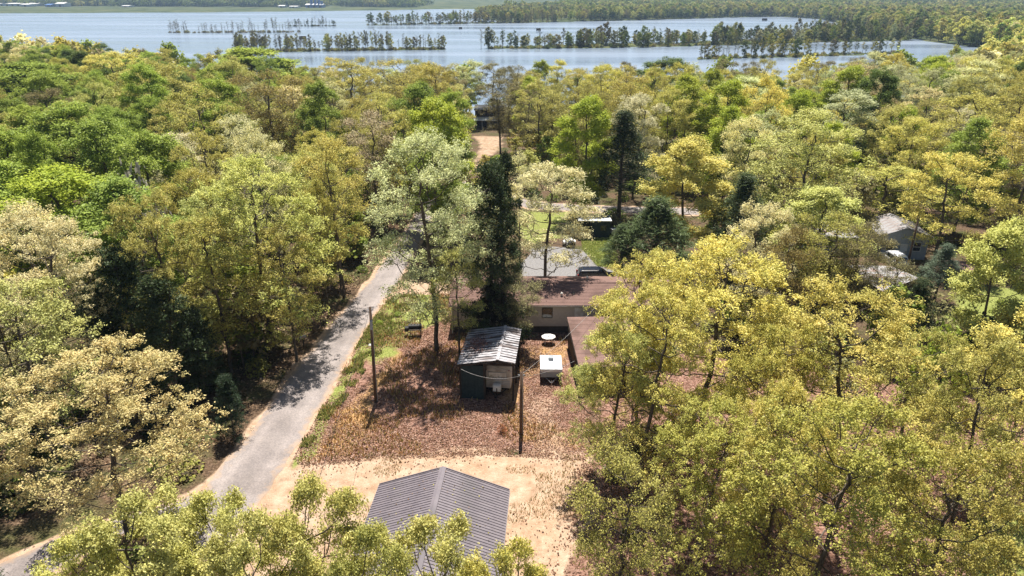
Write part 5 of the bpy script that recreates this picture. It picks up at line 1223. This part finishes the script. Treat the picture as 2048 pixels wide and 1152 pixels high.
tb = thing('patio_table', 'white octagonal patio table in the shade of the mobile home', 'table', (3.6, 61.7, 0), .1)
k8 = [(math.cos(i*math.pi/4+.39)*.72, math.sin(i*math.pi/4+.39)*.62) for i in range(8)]
MB().add([(a_, c_, .75) for a_, c_ in k8]+[(a_, c_, .70) for a_, c_ in k8], [tuple(range(8)), tuple(range(8, 16))[::-1]]+[(i+8, (i+1) % 8+8, (i+1) % 8, i) for i in range(8)]).build('tabletop', M['white'], tb)
for i in range(4):
    a_ = i*math.pi/2+.8; MB().tube((math.cos(a_)*.45, math.sin(a_)*.4, .7), (math.cos(a_)*.55, math.sin(a_)*.5, 0), .03).build('leg', M['white'], tb)
MB().tube((0,0,.76),(0,0,.80),.05).build('umbrella_collar', M['black'], tb)

def mailbox(px, py, label):
    x, y, _ = P(px, py, 0); o_ = thing('mailbox', label, 'mailbox', (x, y, 0), .7, None)
    MB().box(-.05, .05, -.05, .05, -.2, 1.02).build('post', M['dark_wood'], o_)
    prof_ = [(-.09,1.03),(-.09,1.16)]+[(-.09*math.cos(t_), 1.16+.09*math.sin(t_)) for t_ in [math.pi*i/6 for i in range(1, 6)]]+[(.09,1.16),(.09,1.03)]
    MB().prism(prof_[::-1], -.3, .3).build('box', M['siding_grey'] if px > 600 else M['black'], o_)
    MB().box(-.12, .12, -.1, -.085, 1.1, 1.16).build('flag', M['red_lens'], o_); MB().box(-.38,.38,-.08,.08,.99,1.03).build('support', M['dark_wood'], o_)
mailbox(608, 694, 'grey mailbox on a post at the road bend'); mailbox(472, 843, 'dark mailbox on a post at the lower roadside')

def pole(px, py, h, label, cross=False, lean=(0, 0), extra=0):
    x, y, _ = P(px, py, 0); o_ = thing('utility_pole', label, 'utility pole', (x, y, gz1(x, y)), 0)
    o_.rotation_euler = (lean[0], lean[1], 0)
    MB().tube((0,0,-.3),(0,0,h),.15,.10,n=12).build('pole', M['pole_wood'], o_, True)
    if cross: MB().box(-.9,.9,.1,.2,h-.5,h-.38).build('crossarm', M['pole_wood'], o_)
    MB().tube((.15,-.08,.1),(.12,-.07,h*.93),.03,n=6).build('conduit', M['wire'], o_)
    ib = MB(); 
    for s in (-1, 1): ib.tube((s*.12, -.05, h-.25), (s*.26, -.05, h-.2), .04, n=8)
    ib.build('insulator', M['siding_grey'], o_)
    if extra: MB().box(-.05,.17,-.3,-.14,h-1.9,h-1.1).build('junction_box', M['siding_grey'], o_, bevel=.03)
    return x, y
p1 = pole(752, 803, 8.8, 'tall wooden utility pole on the bank between road and yard', lean=(0, R_(1.2)), extra=1)
p2 = pole(1042, 869, 5.6, 'short wooden service pole in front of the open shed')
p3 = pole(1814, 534, 6.4, 'wooden utility pole standing before the grey house')
def wire(a_, b_, sag, label, r=.012, m='wire'):
    a_ = Vector(a_); b_ = Vector(b_); mb = MB(); pr = a_; n_ = 14
    for i in range(1, n_+1):
        q = i/n_; p = a_.lerp(b_, q)-Vector((0, 0, sag*4*q*(1-q))); mb.tube(pr, p, r, n=5, cap=False); pr = p
    o_ = mb.build('power_cable', M[m]); tag(o_, label, 'cable')
wire((p2[0], p2[1], 5.3), (-4.2, 50.3, 3.55), .55, 'pale sagging cable from the service pole to the open shed')
wire((p2[0], p2[1], 5.2), (5.4, 53.5, 2.5), .25, 'cable from the service pole to the brown-roofed shed')
wire((p2[0], p2[1], 5.4), (10.2, 66.5, 3.75), .5, 'cable from the service pole over the brown shingle roof')
wire((p1[0]+.15, p1[1], 8.6), (p1[0]+2.2, 12, 8.8), .7, 'overhead cable from the tall pole toward the charcoal roofed building', .013, 'orange')
wire((p1[0]+.15, p1[1], 8.3), (p2[0], p2[1], 5.45), .5, 'overhead cable between the tall pole and the service pole', .01, 'orange')

def flop(px, py, s, label):
    x, y, _ = P(px, py, 0); rg = np.random.default_rng(int(px)); mb = MB()
    n_ = 9; ring = [(math.cos(i*6.283/n_)*s*rg.uniform(.6, 1.1), math.sin(i*6.283/n_)*s*rg.uniform(.5, .9)) for i in range(n_)]
    mb.add([(a_, c_, 0) for a_, c_ in ring]+[(a_*.55, c_*.55, s*rg.uniform(.3, .6)) for a_, c_ in ring]+[(0, 0, s*.55)], [(i, (i+1) % n_, (i+1) % n_+n_, i+n_) for i in range(n_)]+[(i+n_, (i+1) % n_+n_, 2*n_) for i in range(n_)])
    o_ = mb.build('plastic_bag', M['white'], smooth_=True); o_.location = (x, y, gz1(x, y)); tag(o_, label, 'litter')
flop(740, 691, .28, 'crumpled white plastic bag on the grass verge'); flop(779, 657, .2, 'small white scrap lying on the bank below the tall pole'.replace('below', 'beside'))
ox, oy, _ = P(1003, 868, 0)
plant('twiggy', ox, oy, .95, .45, srgb(196,112,50), 'dry_shrub', 'small orange-brown dry shrub in the leaf litter near the service pole', 'shrub')
for px, py, s_, tint, lab in ((930,655,1.1,'green','low green shrub at the corner of the mobile home'), (1182,690,1.6,'brown','bare twiggy shrub growing against the brown-roofed shed'), (760,648,.4,'bright','clump of fresh green weeds beside the tall utility pole'), (795,632,.45,'green','bluish green weed clump on the grassy bank'), (1210,640,1.8,'brown','bare twiggy bush rising in front of the mobile home wall')):
    x, y, _ = P(px, py, 0); plant('twiggy' if tint == 'brown' else 'shrub0', x, y, s_*(1.6 if s_ > .5 else 1.1), s_, tint, 'shrub', lab, 'shrub')

# ------------------------------------------------------------------ leaf litter and weeds
def ground_cards(name, label, cat, x, y, size, cols, up, aspect, m):
    n = len(x); rg = np.random.default_rng(len(name)); z = gz(x, y)
    # follow the bumps of the ground sheet
    z = z+smooth(.6, 5, np.minimum(sdf(x, y, ROADPOLY), sdf(x, y, SIDE)))*((vnoise(x, y, 6, 5)-.5)*.16+(vnoise(x, y, 1.6, 6)-.5)*.05)*np.where(sdf(x, y, YARD) < 0, .6, 1)
    p = np.stack([x, y, z], 1)
    if up:      # tufts of upright blades
        fi = rg.uniform(0, 6.28, n); d = np.stack([np.cos(fi)*.5, np.sin(fi)*.5, np.ones(n)], 1); s = np.stack([-np.sin(fi), np.cos(fi), np.zeros(n)], 1)
        L_ = (size*rg.uniform(.5, 1.4, n))[:, None]
        V = np.stack([p-s*L_*aspect, p+s*L_*aspect, p+d*L_*.8+s*L_*aspect*.6, p+d*L_-s*L_*aspect*.4], 1)
    else:
        nrm = rg.normal(size=(n, 3))*.45+np.array([0, 0, 1]); nrm /= np.linalg.norm(nrm, axis=1)[:, None]
        d = rg.normal(size=(n, 3)); d -= (d*nrm).sum(1)[:, None]*nrm; d /= np.linalg.norm(d, axis=1)[:, None]; s = np.cross(nrm, d)
        L_ = (size*rg.uniform(.5, 1.4, n))[:, None]; p = p+np.array([0, 0, .045])
        V = np.stack([p-d*L_*.5, p+s*L_*aspect*.5, p+d*L_*.5, p-s*L_*aspect*.5], 1)
    me = np_mesh(name, V.reshape(-1, 3), np.arange(n*4).reshape(-1, 4), m)
    c_ = np.array(cols)[rg.integers(0, len(cols), n)][:, :3]*rg.uniform(.7, 1.3, (n, 1))
    at = me.attributes.new('col', 'FLOAT_COLOR', 'POINT'); at.data.foreach_set('color', np.repeat(np.c_[c_, np.ones(n)], 4, 0).astype(np.float32).ravel())
    return tag(put(bpy.data.objects.new(name, me)), label, cat, kind='stuff')
def card_mat(name, trans):
    m = bpy.data.materials.new(name); m.use_nodes = True; t = m.node_tree; N = t.nodes; L = t.links; N.remove(N['Principled BSDF'])
    a_ = N.new('ShaderNodeAttribute'); a_.attribute_name = 'col'; d = N.new('ShaderNodeBsdfDiffuse'); tr = N.new('ShaderNodeBsdfTranslucent'); mx = N.new('ShaderNodeMixShader'); mx.inputs[0].default_value = trans
    L.new(a_.outputs['Color'], d.inputs[0]); L.new(a_.outputs['Color'], tr.inputs[0]); L.new(d.outputs[0], mx.inputs[1]); L.new(tr.outputs[0], mx.inputs[2]); L.new(mx.outputs[0], N['Material Output'].inputs[0]); return m
CARD = card_mat('dead_leaf', .2); BLADE = card_mat('blade', .35)
def in_poly(poly, n, lim=0.0):
    xs_ = [p[0] for p in poly]; ys_ = [p[1] for p in poly]
    x = fr.uniform(min(xs_), max(xs_), n); y = fr.uniform(min(ys_), max(ys_), n); k = sdf(x, y, poly) < lim
    rdl = sdf(x, y, ROADPOLY); k &= rdl > .25; return x[k], y[k]
BLD = [[(-6.4,63.8),(16.8,63.8),(16.8,71.5),(-6.4,71.5)], [(-4.6,51.2),(.5,50.9),(.5,57.6),(-4,57.6)], [(2.5,54.1),(4.5,54.1),(4.5,56.8),(2.5,56.8)], [(5.3,52.3),(11.2,52.6),(10.8,61.7),(5,61.5)]]
def off_bld(x, y):
    k = np.ones(len(x), bool)
    for b_ in BLD: k &= sdf(x, y, b_) > .05
    return x[k], y[k]
x, y = off_bld(*in_poly(YARD, 210000, .35)); k = .55*vnoise(x, y, 1.1, 91)+.55*vnoise(x, y, 4.5, 97)+.3*fr.uniform(size=len(x)) > .64; x = x[k][:80000]; y = y[k][:80000]
ground_cards('leaf_litter', 'pinkish brown dead leaves strewn over the yard', 'leaf litter', x, y, .105, [srgb(180,146,128), srgb(152,116,98), srgb(122,88,70), srgb(84,62,50), srgb(196,168,148), srgb(146,112,80)], False, .7, CARD)
x, y = in_poly(SAND, 60000); ds_ = np.minimum(sdf(x, y, YARD), sdf(x, y, PX([(1165,915),(1200,790),(1280,720),(2100,760),(2200,1300),(1100,1300)])))
k = fr.uniform(size=len(x)) < np.exp(-np.maximum(ds_, 0)/.45)*np.clip(vnoise(x, y, 2.0, 98)*1.6-.3, 0, 1)+.002+.04*(vnoise(x, y, 3.0, 99) > .74)
x = x[k][:9000]; y = y[k][:9000]
ground_cards('blown_leaves', 'scattered brown leaves blown over the sandy yard', 'leaf litter', x, y, .13, [srgb(150,112,92), srgb(112,80,64), srgb(176,140,116), srgb(90,66,54)], False, .7, CARD)
x, y = in_poly(SAND, 40000); k = (vnoise(x, y, 2.2, 100) > .66) & (y > 33); x = x[k][:5000]; y = y[k][:5000]
ground_cards('sparse_grass', 'sparse straw-coloured grass growing through the sandy yard', 'grass', x, y, .14, [srgb(170,146,92), srgb(150,140,84), srgb(186,164,116)], True, .14, BLADE)
RSLOPE = PX([(1165,915),(1200,790),(1280,720),(2100,760),(2200,1300),(1100,1300)])
x, y = off_bld(*in_poly(RSLOPE, 42000)); k = vnoise(x, y, 1.4, 92)+.35*fr.uniform(size=len(x)) > .5; x = x[k][:22000]; y = y[k][:22000]
ground_cards('leaf_litter', 'pinkish dead leaves covering the slope under the golden-green oaks', 'leaf litter', x, y, .11, [srgb(176,142,120), srgb(146,112,92), srgb(104,78,62), srgb(190,160,138)], False, .7, CARD)
LWOOD = PX([(395,975),(470,895),(620,690),(740,552),(820,440),(740,400),(560,420),(250,560),(0,700),(0,1050)])
x, y = in_poly(LWOOD, 60000); k = vnoise(x, y, 2.4, 93)+.35*fr.uniform(size=len(x)) > .55; x = x[k][:22000]; y = y[k][:22000]
ground_cards('leaf_litter', 'brown dead leaves on the woodland floor across the road', 'leaf litter', x, y, .24, [srgb(150,124,98), srgb(112,90,70), srgb(80,62,48), srgb(168,146,116)], False, .7, CARD)
VERGE = PX([(590,900),(640,822),(676,760),(706,702),(737,651),(768,606),(800,590),(905,590),(905,640),(850,660),(790,690),(745,720),(700,790),(650,850),(610,910)])
x, y = off_bld(*in_poly(VERGE, 60000)); rdl = sdf(x, y, ROADPOLY)
k = (fr.uniform(size=len(x)) < np.clip(1.5-rdl*.28, .12, 1)) & (vnoise(x, y, 1.1, 95) > .45); x = x[k][:18000]; y = y[k][:18000]
ground_cards('grass', 'green weeds and grass along the road verge', 'grass', x, y, .24, [srgb(122,138,62), srgb(150,158,84), srgb(96,112,52), srgb(176,168,106), srgb(186,170,116)], True, .16, BLADE)
x, y = off_bld(*in_poly(YARD, 40000)); k = (vnoise(x, y, 2.6, 96) > .6); x = x[k][:12000]; y = y[k][:12000]
ground_cards('dry_grass', 'tufts of straw-coloured dry grass in the yard', 'grass', x, y, .26, [srgb(190,150,96), srgb(168,122,76), srgb(150,140,80), srgb(196,168,118)], True, .14, BLADE)
x, y = in_poly(GREENLAWN, 16000); x = x[:9000]; y = y[:9000]
ground_cards('lawn_grass', 'mown green lawn before the dark green shed', 'grass', x, y, .13, [srgb(140,156,76), srgb(162,170,94), srgb(178,176,112)], True, .3, BLADE)

def roof_leaves(label, root, n, pts, cols, size=.11):
    rg = np.random.default_rng(n); cz, sz = math.cos(root.rotation_euler.z), math.sin(root.rotation_euler.z)
    p = np.array(pts(rg, n)); q = np.stack([root.location.x+p[:, 0]*cz-p[:, 1]*sz, root.location.y+p[:, 0]*sz+p[:, 1]*cz, p[:, 2]], 1)
    nrm = rg.normal(size=(n, 3))*.25+np.array([0, 0, 1]); nrm /= np.linalg.norm(nrm, axis=1)[:, None]
    d = rg.normal(size=(n, 3)); d -= (d*nrm).sum(1)[:, None]*nrm; d /= np.linalg.norm(d, axis=1)[:, None]; s_ = np.cross(nrm, d); L_ = (size*rg.uniform(.5, 1.4, n))[:, None]
    V = np.stack([q-d*L_*.5, q+s_*L_*.35, q+d*L_*.5, q-s_*L_*.35], 1).reshape(-1, 3)
    me = np_mesh('fallen_leaves', V, np.arange(n*4).reshape(-1, 4), CARD); c_ = np.array(cols)[rg.integers(0, len(cols), n)][:, :3]*rg.uniform(.7, 1.3, (n, 1))
    me.attributes.new('col', 'FLOAT_COLOR', 'POINT').data.foreach_set('color', np.repeat(np.c_[c_, np.ones(n)], 4, 0).astype(np.float32).ravel())
    tag(put(bpy.data.objects.new('fallen_leaves', me)), label, 'leaf litter', kind='stuff')
def shed_pts(rg, n):
    u = np.clip(rg.normal(.62, .16, n), .02, .98); v = np.clip(rg.normal(.45, .12, n)+u*.12, .02, .98)
    return np.stack([-wl*u, Ld*v, zr+(zl_-zr)*u+.1], 1)
roof_leaves('pinkish dead leaves drifted on the tin roof of the open shed', b2, 900, shed_pts, [srgb(176,136,124), srgb(140,100,88), srgb(110,80,70)])
def barn_pts(rg, n):
    x = rg.uniform(-W1, W1, n)*rg.uniform(.1, 1, n)**.3; return np.stack([x, -rg.uniform(0, L1, n), Z1-np.abs(x)*sl_+.06], 1)
roof_leaves('few dry leaves scattered on the charcoal metal roof', b1, 260, barn_pts, [srgb(150,120,90), srgb(110,90,70), srgb(170,160,90)], .09)
def home_pts(rg, n):
    x = rg.uniform(hx0, hx0+9, n); y = rg.uniform(hy0, hym, n); return np.stack([x, y, hzr-(hym-y)/(hym-hy0)*(hzr-hz1)+.08], 1)
roof_leaves('brown leaves lying on the shingle roof under the cedars', mh, 900, home_pts, [srgb(130,100,80), srgb(100,76,62), srgb(160,130,100)], .12)

# ------------------------------------------------------------------ air
hm = bpy.data.materials.new('haze_air'); hm.use_nodes = True; N = hm.node_tree.nodes; N.remove(N['Principled BSDF'])
pv = N.new('ShaderNodeVolumePrincipled'); pv.inputs['Color'].default_value = (.52,.72,1,1); pv.inputs['Density'].default_value = .00011; pv.inputs['Anisotropy'].default_value = .2
hm.node_tree.links.new(pv.outputs[0], N['Material Output'].inputs['Volume'])
hz_ = MB().box(-10500, 10500, -400, 12500, -14, 130).build('haze', hm); tag(hz_, 'thin bluish haze over the lake and far shore', 'haze', kind='stuff')
